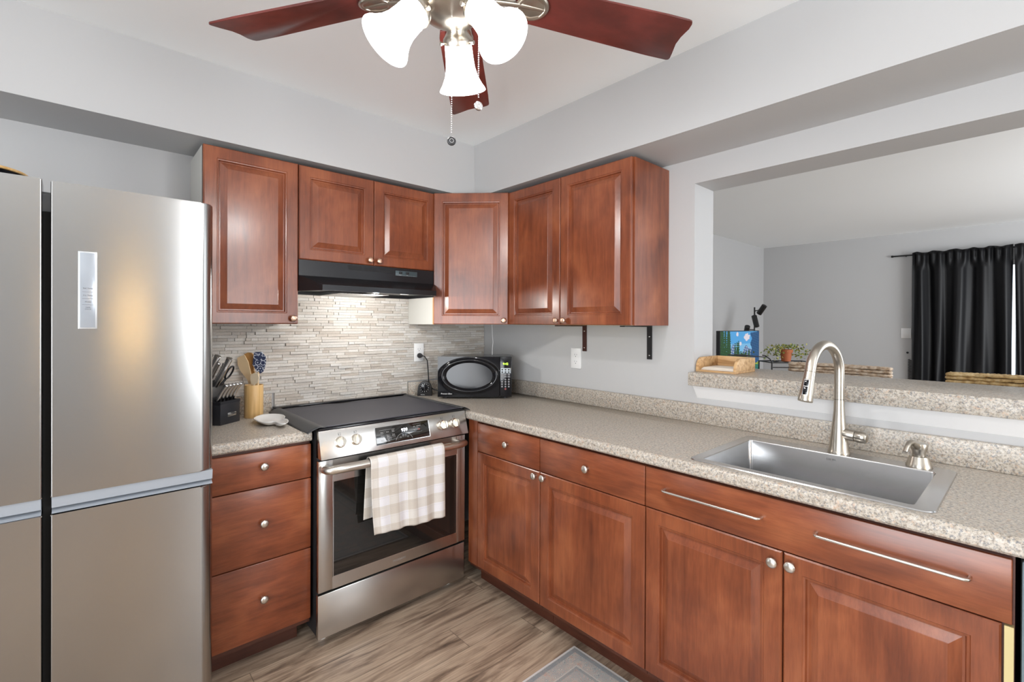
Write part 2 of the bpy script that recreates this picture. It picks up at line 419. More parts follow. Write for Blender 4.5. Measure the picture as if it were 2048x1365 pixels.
# left of the hood
X0 = -1.757
t = thing('wall_cabinet', 'tall single-door cherry wall cabinet nearest the refrigerator, left of the range hood', 'cabinet', (X0, 0, UB))
MB().box(X0, X0+.004, -.295, -.001, UB, UT).box(X0+.004, -1.3735, -.293, -.001, UB, UB+.018).box(X0+.004, -1.3735, -.293, -.001, UT-.018, UT).box(-1.389, -1.3735, -.293, -.001, UB+.018, UT-.018).box(X0+.004, -1.389, -.02, -.001, UB+.018, UT-.018).done('cabinet_body', M_pale, t, label='pale unfinished side panel')
bx('face_frame', (X0, -1.3735, -.295, -.293, UB, UT), M_wv, t)
d = rpdoor('door', frame((X0+.001, -.295, UB+.001), (1,0,0), (0,-1,0)), .3815, UT-UB-.002, M_wv, t)
knob(frame((X0, -.295, UB), (1,0,0), (0,-1,0)), -1.4+1.757, .027, d, ridge=True)
# above the hood
X0 = -1.372; zb = 1.682
t = thing('wall_cabinet', 'short two-door cherry wall cabinet directly above the black range hood', 'cabinet', (X0, 0, zb))
bx('cabinet_body', (X0, -.612, -.295, -.001, zb, UT), M_wv, t)
xf = frame((X0, -.295, zb), (1,0,0), (0,-1,0))
d = rpdoor('door', frame((X0+.002, -.295, zb+.002), (1,0,0), (0,-1,0)), .378, UT-zb-.004, M_wv, t); knob(xf, -1.018+1.372, .026, d, ridge=True)
d = rpdoor('door', frame((-.991+.002, -.295, zb+.002), (1,0,0), (0,-1,0)), .376, UT-zb-.004, M_wv, t); knob(xf, -.968+1.372, .025, d, ridge=True)
# diagonal corner
t = thing('corner_wall_cabinet', 'diagonal corner cherry wall cabinet with a single door above the microwave', 'cabinet', (0, 0, UB))
MB().prism([(-.6115,-.001), (-.6115,-.302), (-.302,-.6115), (-.001,-.6115), (-.001,-.001)], 'z', UB, UT).done('cabinet_body', M_pale, t, label='pale grey side panel visible beside the hood', smooth=0)
bx('edge_strip', (-.6135, -.6117, -.316, -.290, UB, zb), M_raw, t, label='raw orange plywood edge')
q = .7071; wd = math.hypot(.302, .302)*1.0
o0 = Vector((-.6115-.001, -.302-.001, UB+.001)); 
d = rpdoor('door', frame((o0.x-.008*q+.004, o0.y-.008*q, o0.z), (1,-1,0), (-1,-1,0)), .4345, UT-UB-.002, M_wv, t)
xf = frame((o0.x-.008*q+.004, o0.y-.008*q, UB), (1,-1,0), (-1,-1,0)); knob(xf, .4345-.026, .024, d, ridge=True)
# right run, two doors
Y0, Y1 = -.6125, -1.461
t = thing('wall_cabinet', 'two-door cherry wall cabinet with a finished end panel on the right wall above the counter', 'cabinet', (0, Y0, UB))
bx('cabinet_body', (-.293, -.001, Y1+.006, Y0, UB+.004, UT), M_wv, t)
bx('end_panel', (-.293, -.001, Y1, Y1+.006, UB, UT), M_wv, t)
bx('bottom_edge', (-.28, -.003, Y1+.006, Y0-.02, UB, UB+.004), M_yell, t, label='raw yellowish underside')
xf = frame((-.295, Y0, UB), (0,-1,0), (-1,0,0))
d = rpdoor('door', frame((-.295, Y0-.008, UB+.001), (0,-1,0), (-1,0,0)), .4030, UT-UB-.002, M_wv, t); knob(xf, 1.01-.6125, .024, d, ridge=True)
d = rpdoor('door', frame((-.295, -1.0275, UB+.001), (0,-1,0), (-1,0,0)), .4265, UT-UB-.002, M_wv, t); knob(xf, 1.062-.6125, .024, d, ridge=True)

# ------------------------------------------------------------------ base cabinets
XF = -.608   # face of the frames; doors stand .02 proud
ZT, ZD, ZB = .866, .7195, .1245
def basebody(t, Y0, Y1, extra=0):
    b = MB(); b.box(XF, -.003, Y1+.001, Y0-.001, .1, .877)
    b.done('cabinet_body', M_kick, t, label='cabinet frame coloured darker to shade the gaps between the doors')  # darker wood puts shade into the gaps between doors and drawers
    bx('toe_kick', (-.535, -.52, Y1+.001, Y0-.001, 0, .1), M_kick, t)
def rdoor(name, y0, y1, z0, z1, t, kind=rpdoor, m=None):
    return kind(name, frame((XF, y0-.002, z0), (0,-1,0), (-1,0,0)), abs(y1-y0)-.004, z1-z0, m or (M_wv if kind is rpdoor else M_wh), t)
t = thing('base_cabinet', 'narrow cherry base cabinet tight beside the stove, one small drawer over one door', 'cabinet', (-.3, -.74, 0))
basebody(t, -.66, -1.1955)
MB().box(XF-.018, XF, -.7415, -.668, ZB, .874).done('filler_strip', M_wv, t)
xf = frame((XF, 0, 0), (0,-1,0), (-1,0,0))
d = rdoor('drawer', -.7427, -1.1955, ZD+.002, ZT, t, slab); knob(xf, .978, .80, d)
d = rdoor('door', -.7427, -1.1955, ZB, ZD-.002, t); knob(xf, 1.172, .697, d)
t = thing('base_cabinet', 'wider cherry base cabinet between the stove-side cabinet and the sink, one drawer over one door', 'cabinet', (-.3, -1.46, 0))
basebody(t, -1.1955, -1.7334)
d = rdoor('drawer', -1.1955, -1.7334, ZD+.002, ZT, t, slab); knob(xf, 1.467, .796, d)
d = rdoor('door', -1.1955, -1.7334, ZB, ZD-.002, t); knob(xf, 1.226, .70, d)
t = thing('sink_cabinet', 'cherry sink cabinet with two doors and two long bar handles on one wide drawer front', 'cabinet', (-.3, -2.2, 0))
b = MB()
b.box(XF, XF+.02, -2.658, -1.7344, .1, .877); b.box(XF+.02, -.003, -1.752, -1.7344, .1, .877); b.box(XF+.02, -.003, -2.658, -2.64, .1, .877); b.box(XF+.02, -.003, -2.64, -1.752, .1, .12)
b.done('cabinet_body', M_kick, t)
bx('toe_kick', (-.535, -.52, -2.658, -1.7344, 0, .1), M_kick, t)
d = rdoor('drawer_front', -1.7334, -2.6565, ZD+.002, ZT, t, slab)
for ya, yb in ((1.812, 2.134), (2.277, 2.587)):
    R_ = .012; yy = []; x0, x1 = XF-.018, XF-.046
    pts = [(x0, -ya, .802), (x1+R_, -ya, .802)] + [(x1+R_-R_*math.sin(a), -ya-R_+R_*math.cos(a), .802) for a in (.4, .8, 1.2, PI/2)]
    pts += [(x1, -ya-(yb-ya)*k, .802) for k in (.2, .4, .6, .8)]
    pts += [(x1+R_-R_*math.cos(a), -yb+R_-R_*math.sin(a), .802) for a in (.0, .4, .8, 1.2, PI/2)] + [(x0, -yb, .802)]
    MB().tube(pts, .0042, 12).done('bar_handle', M_satin, d, smooth=60)
d = rdoor('door', -1.7334, -2.192, ZB, ZD-.002, t); knob(xf, 2.168, .684, d)
d = rdoor('door', -2.192, -2.640, ZB, ZD-.002, t); knob(xf, 2.216, .689, d)
bx('side_edge', (XF-.016, XF, -2.657, -2.642, ZB, ZD-.004), M_yell, t, label='worn pale edge at the right end')
# dishwasher
t = thing('dishwasher', 'blue-grey dishwasher edge at the right end of the base cabinets', 'dishwasher', (-.3, -2.97, 0))
bx('body', (-.595, -.003, -3.27, -2.668, .09, .868), M_dark, t)
bx('door', (-.618, -.597, -3.27, -2.668, .11, .865), mat('blue_grey_panel', (.20,.26,.29), .3), t, .004)
b = MB(); b.box(-.655, -.619, -2.715, -2.685, .60, .845, bev=.008); b.done('handle', mat('dark_violet_handle', (.03,.015,.05), .3), t)
# drawer cabinet left of stove
t = thing('drawer_cabinet', 'three-drawer cherry base cabinet between the refrigerator and the stove', 'cabinet', (-1.6, -.3, 0))
YW = -.590
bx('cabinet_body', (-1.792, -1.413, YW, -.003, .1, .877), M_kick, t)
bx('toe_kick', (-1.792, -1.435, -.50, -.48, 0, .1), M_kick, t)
xf = frame((-1.84, YW, 0), (1,0,0), (0,-1,0))
for z0, z1, kz in ((.724, .866, .808), (.427, .7205, .582), (ZB, .4235, .281)):
    d = slab('drawer', frame((-1.791, YW, z0), (1,0,0), (0,-1,0)), .3765, z1-z0, M_wh, t); knob(xf, .241, kz, d)

# ------------------------------------------------------------------ worktops
def nose(xc, r=.019, n=8):   # bullnose profile (x,z), front towards -x
    return [(xc, .92-.0)] 
def worktop_right():
    b = MB(); y0, y1 = 0., -3.4; xf_, xb_ = -.645, -.0005; zt, zb_ = .92, .879; r = .016
    prof = [(xf_+r-r*math.sin(a), zt-r+r*math.cos(a)) for a in [PI/2*i/6 for i in range(7)]]
    prof += [(xf_, zb_+.006), (xf_+.005, zb_), (xf_+.03, zb_)]
    for (xa, za), (xc, zc) in zip(prof, prof[1:]):
        b.quad((xa, y0, za), (xa, y1, za), (xc, y1, zc), (xc, y0, zc))
    hx0, hx1, hy0, hy1 = -.585, -.135, -2.505, -1.905
    xs = [xf_+r, hx0, hx1, xb_]; ys = [y1, hy0, hy1, y0]
    for i in range(3):
        for j in range(3):
            if i == 1 and j == 1: continue
            b.quad((xs[i], ys[j], zt), (xs[i+1], ys[j], zt), (xs[i+1], ys[j+1], zt), (xs[i], ys[j+1], zt))
            xx = [xf_+.03, hx0, hx1, xb_]
            b.quad((xx[i], ys[j], zb_), (xx[i+1], ys[j], zb_), (xx[i+1], ys[j+1], zb_), (xx[i], ys[j+1], zb_))
    for a, c in (((hx0,hy0),(hx1,hy0)), ((hx1,hy0),(hx1,hy1)), ((hx1,hy1),(hx0,hy1)), ((hx0,hy1),(hx0,hy0))):
        b.quad((*a, zt), (*c, zt), (*c, zb_), (*a, zb_))
    for y in (y0, y1):
        p = [(x, z) for x, z in prof] + [(xb_, zb_), (xb_, zt)]
        b.f([b.v((x, y, z)) for x, z in p])
    bmesh.ops.remove_doubles(b.bm, verts=b.bm.verts[:], dist=1e-5)
    return b
t = thing('worktop', 'long speckled beige laminate counter along the right wall holding the sink', 'worktop', (-.32, -1.7, .879))
worktop_right().done('counter_slab', M_gran, t)
MB().box(-.022, -.0005, -3.4, -.0005, .9202, 1.008, bev=.003).done('upstand', M_gran, t)
MB().box(-.618, -.0225, -.0215, -.0138, .9202, 1.005, bev=.002).done('rear_upstand', M_gran, t)
t = thing('worktop', 'short speckled beige laminate counter between refrigerator and stove', 'worktop', (-1.6, -.3, .879))
def worktop_left():
    b = MB(); x0, x1 = -1.792, -1.412; yf, yb = -.615, -.0005; zt, zb_ = .92, .879; r = .016
    prof = [(yf+r-r*math.sin(a), zt-r+r*math.cos(a)) for a in [PI/2*i/6 for i in range(7)]] + [(yf, zb_+.006), (yf+.005, zb_), (yb, zb_), (yb, zt)]
    b.prism(prof, 'x', x0, x1); return b
worktop_left().done('counter_slab', M_gran, t)
MB().box(-1.792, -1.408, -.0215, -.0138, .9202, 1.012, bev=.002).done('rear_upstand', M_gran, t)

# raised bar ledge in the pass-through
t = thing('bar_ledge', 'raised speckled beige breakfast ledge in the pass-through behind the sink', 'ledge', (.15, -2.6, 1.097))
b = MB(); b.box(-.06, .375, -4.05, -1.5955, 1.0965, 1.157, bev=.003); b.done('ledge_top', M_gran, t)
b = MB(); b.prism([(-.0005, 1.035), (-.046, 1.0955), (-.0005, 1.0955)], 'y', -4.05, -1.612); b.done('trim_2', M_trim, None, kind='structure')

# ------------------------------------------------------------------ pass-through decor: wooden tray with napkins
t = thing('wooden_tray', 'small natural wood tray with rounded sides at the left end of the raised ledge', 'tray', (.1, -1.68, 1.157))
xa, xb_, ya, yb = .012, .225, -1.785, -1.597; z0 = 1.1573; H = .066
MB().box(xa, xb_, ya, yb, z0, z0+.008, bev=.001).done('base', M_lightwood, t)
pr = [(xa, z0+.008), (xb_, z0+.008), (xb_, z0+H), (xa+.05, z0+H)] + [(xa+.05-.05*math.sin(a), z0+H-.05+.05*math.cos(a)) for a in (.3, .6, .9, 1.2, PI/2)]
for y in (yb-.012, ya): MB().prism(pr, 'y', y, y+.012, bev=.001).done('side_panel', M_lightwood, t)
MB().box(xb_-.012, xb_, ya+.0122, yb-.0122, z0+.0082, z0+H, bev=.001).done('rear_panel', M_lightwood, t)
b = MB()
for i in range(5): b.box(.03+.002*i, .19-.003*i, ya+.016+.002*(i%2), yb-.016-.002*i, z0+.0085+i*.0024, z0+.0105+i*.0024, bev=.0008)
b.done('napkins', M_paper, None, label='stack of off-white paper napkins lying in the wooden tray on the ledge', cat='napkins')
b = MB(); b.tube([(.217, -1.70, z0+H+.0065), (.217, -1.755, z0+H+.0065)], .0045, 10); b.tube([(.217, -1.755, z0+H+.0065), (.219, -1.80, z0+H+.0055), (.222, -1.83, z0+H+.0035)], .0025, 8)
b.tube([(.217, -1.70, z0+H+.0065), (.215, -1.66, z0+H+.006)], .003, 8)
b.done('pen', M_blackp, None, label='black pen resting across the rear edge of the wooden tray', cat='pen', smooth=50)

def at(u, v, d):   # a point at distance d in front of the camera on the line of sight of a picture point
    return cam_pos + (_f + _r*((u-1034.5)/951.27) - _u*((v-650.9)/951.27))*d
cam_pos = Vector((-2.1312, -2.6881, 1.3798))

# ------------------------------------------------------------------ refrigerator
FX0, FG0, FG1, FX1, FY = -2.612, -2.216, -2.1985, -1.797, -.785
t = thing('refrigerator', 'large stainless steel four-door refrigerator at the left edge', 'refrigerator', (-2.2, -.4, 0))
bx('body', (FX0+.006, FX1-.008, -.70, -.04, .03, 1.765), mat('fridge_side_grey', (.16,.165,.17), .4, .6), t, .004)
for x in (FX0+.04, FX1-.08):
    for y in (-.66, -.12): MB().cyl((x+.02, y, 0), (x+.02, y, .03), .018).done('foot', M_blackp, t)
def fdoor(name, x0, x1, z0, z1, rl, rr, panel=False):
    p = []
    def arc(cx, cy, r, a0, a1, n=8): return [(cx+r*math.cos(a0+(a1-a0)*i/n), cy+r*math.sin(a0+(a1-a0)*i/n)) for i in range(n+1)]
    p += arc(x0+rl, FY+rl, rl, PI, 1.5*PI) + arc(x1-rr, FY+rr, rr, 1.5*PI, 2*PI) + [(x1, -.712), (x0, -.712)]
    b = MB(); b.prism(p, 'z', z0, z1)
    es = [e for e in b.bm.edges if abs(e.verts[0].co.z-e.verts[1].co.z) < 1e-6 and min(e.verts[0].co.y, e.verts[1].co.y) < -.72]
    bmesh.ops.bevel(b.bm, geom=es, offset=.003, segments=2, affect='EDGES')
    return b.done(name, M_fridge, t, smooth=25)
dL = fdoor('door', FX0, FG0, .875, 1.785, .045, .004); dR = fdoor('door', FG1, FX1, .875, 1.783, .004, .040)
eL = fdoor('freezer_door', FX0, FG0, .045, .826, .045, .004); eR = fdoor('freezer_door', FG1, FX1, .045, .824, .004, .040)
for x0, x1, dd, ee in ((FX0+.004, FG0-.002, dL, eL), (FG1+.002, FX1-.004, dR, eR)):
    MB().prism([(FY+.004, .8745), (FY+.010, .842), (FY+.022, .838), (FY+.06, .838), (FY+.06, .8745)], 'x', x0, x1).done('handle_recess', M_grey, dd)
    MB().prism([(FY+.006, .8265), (FY+.03, .838), (FY+.045, .838), (FY+.045, .8265)], 'x', x0, x1).done('handle_lip', M_grey, ee)
bx('hinge_cover', (FG0-.004, FG1+.004, -.735, -.702, 1.70, 1.752), M_grey, t, .002)
bx('centre_gap_shade', (FG0+.0005, FG1-.0005, -.745, -.702, .10, 1.698), M_dark, t)  # dark strip stands for the shade inside the gap between the doors
# control panel in the right door
bx('control_panel', (-2.141, -2.0985, FY-.0022, FY+.001, 1.358, 1.588), mat('panel_rim', (.55,.57,.59), .35, .6), dR, .004)
pan = bx('panel_face', (-2.1365, -2.103, FY-.0030, FY-.0023, 1.3625, 1.5835), mat('panel_glass', (.34,.37,.41), .2, .2), dR, .0003)
for s_, z in (('Ref. Temp', 1.4785), ('Frz. Temp', 1.4575), ('Modes', 1.4385), ('Lock', 1.4225)):
    text('lettering', s_, .0052, (-2.119, FY-.0033, z), (1,0,0), (0,0,1), M_inkd, dR, .0001)
text('lettering', '(Hold 3s)', .0035, (-2.119, FY-.0033, 1.417), (1,0,0), (0,0,1), M_inkd, dR, .0001)
for z in (1.468, 1.448, 1.430): bx('printed_line', (-2.132, -2.107, FY-.0034, FY-.0031, z-.0003, z+.0003), M_inkd, dR)
# bowl with lid on the fridge
t = thing('lidded_bowl', 'black bowl with a bamboo lid on top of the refrigerator', 'bowl', (-2.372, -.58, 1.7655))
MB().lathe([(.055, 0), (.085, .010), (.108, .042), (.112, .055), (.106, .055), (0, .05)], (-2.372, -.58, 1.7655), n=48).done('bowl', M_glossb, t)
MB().lathe([(0, .0555), (.116, .0555), (.118, .0575), (.118, .062), (.115, .064), (0, .064)], (-2.372, -.58, 1.7655), n=48, cap=False).done('lid', M_bamboo, t)

# ------------------------------------------------------------------ range
RXL, RXR = -1.404, -.652
t = thing('stove', 'freestanding stainless steel electric range with front controls and a dark oven window', 'stove', (-1.03, -.35, 0))
bx('body', (RXL+.004, RXR-.004, -.640, -.03, .05, .915), mat('range_side', (.02,.02,.022), .5), t)
for x in (RXL+.05, RXR-.05):
    for y in (-.575, -.10): MB().cyl((x, y, 0), (x, y, .05), .014).cyl((x, y, 0), (x, y, .010), .020).done('leveling_foot', M_white, t)
bx('storage_drawer', (RXL, RXR, -.664, -.6405, .046, .232), M_steel, t, .003)
# door: stainless frame, window, handle
b = MB(); y0, y1 = -.668, -.641
wx0, wx1, wz0, wz1 = -1.343, -.704, .295, .705
b.box(RXL, wx0, y0, y1, .244, .797, bev=.0025); b.box(wx1, RXR, y0, y1, .244, .797, bev=.0025)
b.box(wx0-.002, wx1+.002, y0, y1, .244, wz0); b.box(wx0-.002, wx1+.002, y0, y1, wz1, .797)
d = b.done('oven_door', M_steel, t)
MB().box(wx0, wx1, y0+.002, y1, wz0, wz1).done('window', M_glass_b, d)
b = MB()
for a in ((wx0, wx1, wz0, wz0+.003), (wx0, wx1, wz1-.003, wz1), (wx0, wx0+.003, wz0+.003, wz1-.003), (wx1-.003, wx1, wz0+.003, wz1-.003)): b.box(a[0], a[1], y0-.0005, y0+.0018, a[2], a[3])
b.done('window_bead', M_chrome, d, smooth=0)
text('lettering', 'FRIGIDAIRE', .013, (-1.03, y0-.0004, .268), (1,0,0), (0,0,1), mat('faint_print', (.45,.44,.42), .35, .8), d, .0002)
b = MB(); pts = [(-1.392, -.694, .768), (-1.386, -.716, .768), (-1.370, -.727, .769)] + [(-1.37+(.655)*k/10, -.727-.006*math.sin(PI*k/10), .769) for k in range(1, 10)] + [(-.712, -.727, .769), (-.690, -.716, .768), (-.684, -.694, .768)]
b.tube(pts, [.014, .0165, .018]+[.0185]*9+[.018, .0165, .014], 18)
b.cyl((-1.374, -.667, .768), (-1.374, -.715, .768), .011).cyl((-.700, -.667, .768), (-.700, -.715, .768), .011)
d2 = b.done('handle', mat('handle_steel', (.74,.70,.64), .28, 1), d, smooth=60)
# control fascia, tilted back
fz0, fz1, fy0, fy1 = .809, .924, -.698, -.664
b = MB(); b.prism([(fy0, fz0), (fy1, fz1), (-.6405, fz1), (-.6405, fz0)], 'x', RXL, RXR, bev=.002); fa = b.done('control_fascia', M_steel, t)
tl = math.atan2(fy1-fy0, fz1-fz0); fup = Vector((0, math.sin(tl), math.cos(tl))); fn = Vector((0, -math.cos(tl), math.sin(tl)))
def fp(x, k, off=0): return Vector((x, fy0, fz0)) + fup*(k*(fz1-fz0)/math.cos(tl)) + fn*off
F = Matrix(((1, fn.x, fup.x, 0), (0, fn.y, fup.y, 0), (0, fn.z, fup.z, 0), (0, 0, 0, 1)))
def fmat(x, k, off=0): m_ = F.copy(); m_.translation = fp(x, k, off); return m_
hw, hh = .138, .0385
dp = MB(fmat(-1.018, .50)).box(-hw, hw, -.001, .0012, -hh, hh, bev=.0005).done('display_glass', M_glass_b, fa)
MB(fmat(-1.018, .50)).box(hw, hw+.002, -.001, .0014, -hh-.001, hh).box(-hw-.002, -hw, -.001, .0014, -hh-.001, hh).box(-hw-.002, hw+.002, -.001, .0014, -hh-.002, -hh).done('display_bezel', M_chrome, fa)
def ft(s_, size, x, z, m_=None, sx=1):
    return text('lettering', s_, size, tuple(Vector(fmat(-1.018, .50).translation) + Vector((x,0,0)) + fup*z + fn*.0016), (1,0,0), tuple(fup), m_ or M_ink, dp, .0001, sx=sx)
ft('939', .021, .006, .010, M_led, 1.05)
for s_, x, z in (('Bake', -.108, .013), ('Broil', -.080, .013), ('Conv\nBake', -.052, .015), ('Conv\nRoast', -.108, -.005), ('Slow\nCook', -.080, -.005), ('Keep\nWarm', -.052, -.004), ('Steam\nClean', -.108, -.024), ('Self\nClean', -.080, -.024)):
    ft(s_, .0062, x, z)
ft('START', .0075, .083, .019); ft('OFF', .0075, .083, .003, M_red)
for x0, x1, z in ((-.12, -.042, .024), (-.12, -.042, -.014), (.052, .098, .029), (.052, .098, -.008)):
    MB(fmat(-1.018, .50)).box(x0, x1, .0013, .0016, z-.0003, z+.0003).done('printed_line', M_ink, dp)
for sg, z in ((1, .018), (-1, .003)):
    MB(fmat(-1.018, .50)).tube([(.054, .0016, z-sg*.003), (.058, .0016, z+sg*.003), (.062, .0016, z-sg*.003)], .0006, 5).done('arrow_mark', M_ink, dp)
b = MB(fmat(-1.018, .50)); b.tube([(.0+.046*math.cos(a), .0016, -.048+.046*math.sin(a)) for a in [PI*(.11+.78*i/24) for i in range(25)]], .0005, 4); b.done('dial_arc', M_ink, dp)
for k in range(4):
    a = PI*(.68-.13*k); cx, cz = .033*math.cos(a), -.048+.033*math.sin(a)
    MB(fmat(-1.018, .50)).tube([(cx+.0035*math.cos(q_), .0016, cz+.0035*math.sin(q_)) for q_ in [2*PI*i/8 for i in range(8)]], .0004, 4, closed=True).done('dial_symbol', M_ink, dp)
for x in (-1.318, -1.248, -.800, -.728):
    k = MB(fmat(x, .52)).lathe([(.0245, 0), (.0245, .004), (.0215, .006), (.0215, .016), (.0205, .019), (0, .0195)], (0,0,0), (0,1,0), 28).done('burner_knob', mat('champagne_knob', (.80,.74,.64), .22, 1) if x < -1.3 else bpy.data.materials['champagne_knob'], fa, smooth=50)
    MB(fmat(x, .52)).box(-.0045, .0045, .0185, .030, -.0205, .0205, bev=.003).done('grip', bpy.data.materials['champagne_knob'], k)
    b = MB(fmat(x, .52)); zz = .034
    for a in ((-.006, .006, zz+.005, zz+.0057), (-.006, .006, zz-.005, zz-.0043), (-.006, -.0053, zz-.005, zz+.005), (.0053, .006, zz-.005, zz+.005), (-.0075+.003, -.0045+.003, zz-.0015, zz+.0015)): b.box(a[0], a[1], .0001, .0004, a[2], a[3])
    b.done('burner_mark', M_inkd, fa)
# cooktop
bx('cooktop', (RXL+.002, RXR-.002, -.664, -.03, .916, .934), M_glossb, t, .004)
bx('rear_trim', (RXL, RXR, -.062, -.015, .9345, .944), M_glossb, t, .002)
# mat and gap covers are things of their own
b = MB()
def matf(u, v):
    x = -1.385+.725*u; y = -.655+.555*v + (.006*math.sin(u*23+1)+.004*math.sin(u*9) if v > .99 else 0)
    return (x, y, .9365 + (.003*abs(math.sin(u*7.5)) if v > .95 else 0) + .0006*math.sin(u*11)*math.sin(v*9))
b.grid(matf, 60, 30); b.done('stove_mat', M_mat, None, smooth=60, solid=.002, label='charcoal grey flat protective mat covering the glass stove top', cat='mat')
for x0, x1, wide in ((-1.449, -1.378, 'left'), (-.678, -.622, 'right')):
    b = MB(); n = 24
    def sf(u, v, x0=x0, x1=x1, wide=wide):
        y = -.672+.604*v; e = 1-abs(2*u-1)
        on = (u if wide == 'left' else 1-u)
        z = .9225+.016*min(1, on*1.5)+.004*math.sin(PI*u)
        if wide == 'left': xx = x0+(x1-x0)*u + .012*(v**3)*(1-u)
        else: xx = x0+(x1-x0)*u
        return (xx, y, z)
    b.grid(sf, 8, n); b.done('gap_cover', M_rubber, None, solid=.002, smooth=60, label='grey silicone gap cover along the %s side of the stove top' % wide, cat='gap cover')
# dish towel
def towel():
    b = MB(); uvl = b.bm.loops.layers.uv.new('uv')
    W_ = .378; xl, zb = -1.213, .772; r = .0225
    def P(u, s):
        # s: arc length from front hem (0) upwards over the bar and down the back
        Lf, La, Lb = .315, PI*r, .255
        fold = (.0045*math.sin(u*17+.5)+.004*math.sin(u*31+1)+.003*math.sin(u*7))
        x = xl+W_*u
        if s < Lf:
            k = 1-s/Lf; return (x+.018*k*(1-u)*k, -.729-r-.002+fold*k-.006*k*(1 if u > .5 else .5), zb-(Lf-s)-.012*u*k)
        if s < Lf+La:
            a = (s-Lf)/r; return (x, -.729-r*math.cos(a), zb+r*math.sin(a))
        k = (s-Lf-La)/Lb; return (x-.012*k, min(-.704+.004*math.sin(u*13)*k-.002, -.6975), zb-k*Lb)
    nu, ns = 70, 90; tot = .315+PI*r+.255
    G = [[b.v(P(i/nu, tot*j/ns)) for j in range(ns+1)] for i in range(nu+1)]
    for i in range(nu):
        for j in range(ns):
            f_ = b.f([G[i][j], G[i+1][j], G[i+1][j+1], G[i][j+1]])
            for lp, (a, c) in zip(f_.loops, ((i,j),(i+1,j),(i+1,j+1),(i,j+1))): lp[uvl].uv = (W_*a/nu, tot*c/ns)
    m = mat('checked_cotton', (.7,.66,.62), .9); t_ = NT(m)
    uv = t_.n('ShaderNodeUVMap', uv_map='uv').outputs[0]; sp = t_.n('ShaderNodeSeparateXYZ'); t_.l(uv, sp.inputs[0])
    def st_(o, off, per, w): return t_.math('LESS_THAN', t_.math('FRACT', t_.math('DIVIDE', t_.math('ADD', o, off), per)), w)
    A = st_(sp.outputs[0], .012, .094, .5); B = st_(sp.outputs[1], .012, .086, .52)
    both = t_.math('MULTIPLY', A, B); anyb = t_.math('MAXIMUM', A, B)
    c = t_.mix(anyb, (.80,.79,.82), (.70,.665,.62)); c = t_.mix(both, c, (.60,.545,.48))
    l1 = t_.math('MAXIMUM', st_(sp.outputs[0], .018, .047, .03), st_(sp.outputs[1], .02, .043, .03)); c = t_.mix(t_.math('MULTIPLY', l1, .35), c, (.42,.40,.42))
    wv = t_.noise(t_.pos((1,1,1)), 700, 2); t_.base(t_.mix(1., c, t_.ramp(wv, (.3, (.9,.9,.9)), (.7, (1,1,1))), 'MULTIPLY')); t_.bump(wv, .3, .0006)
    return b.done('dish_towel', m, None, smooth=70, solid=.0022, label='beige and white checked dish towel hanging over the oven door handle', cat='towel')
towel()

# ------------------------------------------------------------------ range hood
t = thing('range_hood', 'black under-cabinet range hood above the stove', 'range hood', (-.99, -.15, 1.53))
hx0, hx1 = -1.3715, -.6145; yb, yf, yl = -.016, -.316, -.455; zt = 1.6805
b = MB()
P0 = dict(z=1.53)
ring_t = [(hx0, yb, zt), (hx0, yf, zt), (hx1, yf, zt), (hx1, yb, zt)]
ring_m = [(hx0, yb, 1.606), (hx0, yf, 1.606), (hx1, yf, 1.606), (hx1, yb, 1.606)]
ring_l = [(hx0, yb, 1.530), (hx0, yf-.01, 1.530)]
T_ = [b.v(p) for p in ring_t]; M_ = [b.v(p) for p in ring_m]
for i in range(4): b.f([T_[i], T_[(i+1)%4], M_[(i+1)%4], M_[i]])
b.f(T_)
lf0, lf1 = -1.311, -.694
# canopy: slanted top, tapered sides, upright lip
L1 = [(hx0, yf, 1.530), (lf0, yl, 1.530), (lf1, yl, 1.530), (hx1, yf, 1.530)]
A = b.v((lf0, yl, 1.557)); B = b.v((lf1, yl, 1.557)); b0, b1, b2, b3 = [b.v(p) for p in L1]; c0 = b.v((hx0, yb, 1.530)); c3 = b.v((hx1, yb, 1.530))
b.f([M_[1], M_[2], B, A]); b.f([A, B, b2, b1]); b.f([M_[1], A, b1, b0]); b.f([M_[2], b3, b2, B]); b.f([M_[0], M_[1], b0, c0]); b.f([M_[2], M_[3], c3, b3]); b.f([M_[3], M_[0], c0, c3])
# shallow recess underneath
i0 = [b.v(p) for p in ((hx0+.012, yb-.01, 1.530), (hx0+.012, yf-.004, 1.530), (lf0+.008, yl+.012, 1.530), (lf1-.008, yl+.012, 1.530), (hx1-.012, yf-.004, 1.530), (hx1-.012, yb-.01, 1.530))]
o0_ = [c0, b0, b1, b2, b3, c3]; i1 = [b.v((v_.co.x, v_.co.y, 1.546)) for v_ in i0]
for i in range(6):
    j = (i+1) % 6; b.f([o0_[i], o0_[j], i0[j], i0[i]]); b.f([i0[i], i0[j], i1[j], i1[i]])
b.f(i1)
b.done('hood_body', M_hood, t, smooth=20)
b = MB()
for g in range(3):
    x0 = -1.135+g*.0905
    for k in range(4):
        z = 1.6515+k*.0062; b.box(x0, x0+.082, yf-.0012, yf-.0002, z, z+.0034)
b.done('vent_slots', M_dark, t, smooth=0)
sp = bx('switch_plate', (-.868, -.733, yf-.0025, yf-.0002, 1.639, 1.667), mat('slate_plate', (.05,.075,.085), .35), t, .0008)
for x in (-.838, -.797): MB().box(x-.008, x+.008, yf-.008, yf-.0027, 1.650, 1.662, bev=.001).done('rocker_switch', M_blackp, sp)
for s_, x in (('LIGHT', -.838), ('FAN', -.797)): text('lettering', s_, .0055, (x, yf-.0028, 1.6445), (1,0,0), (0,0,1), M_ink, sp, .0001)
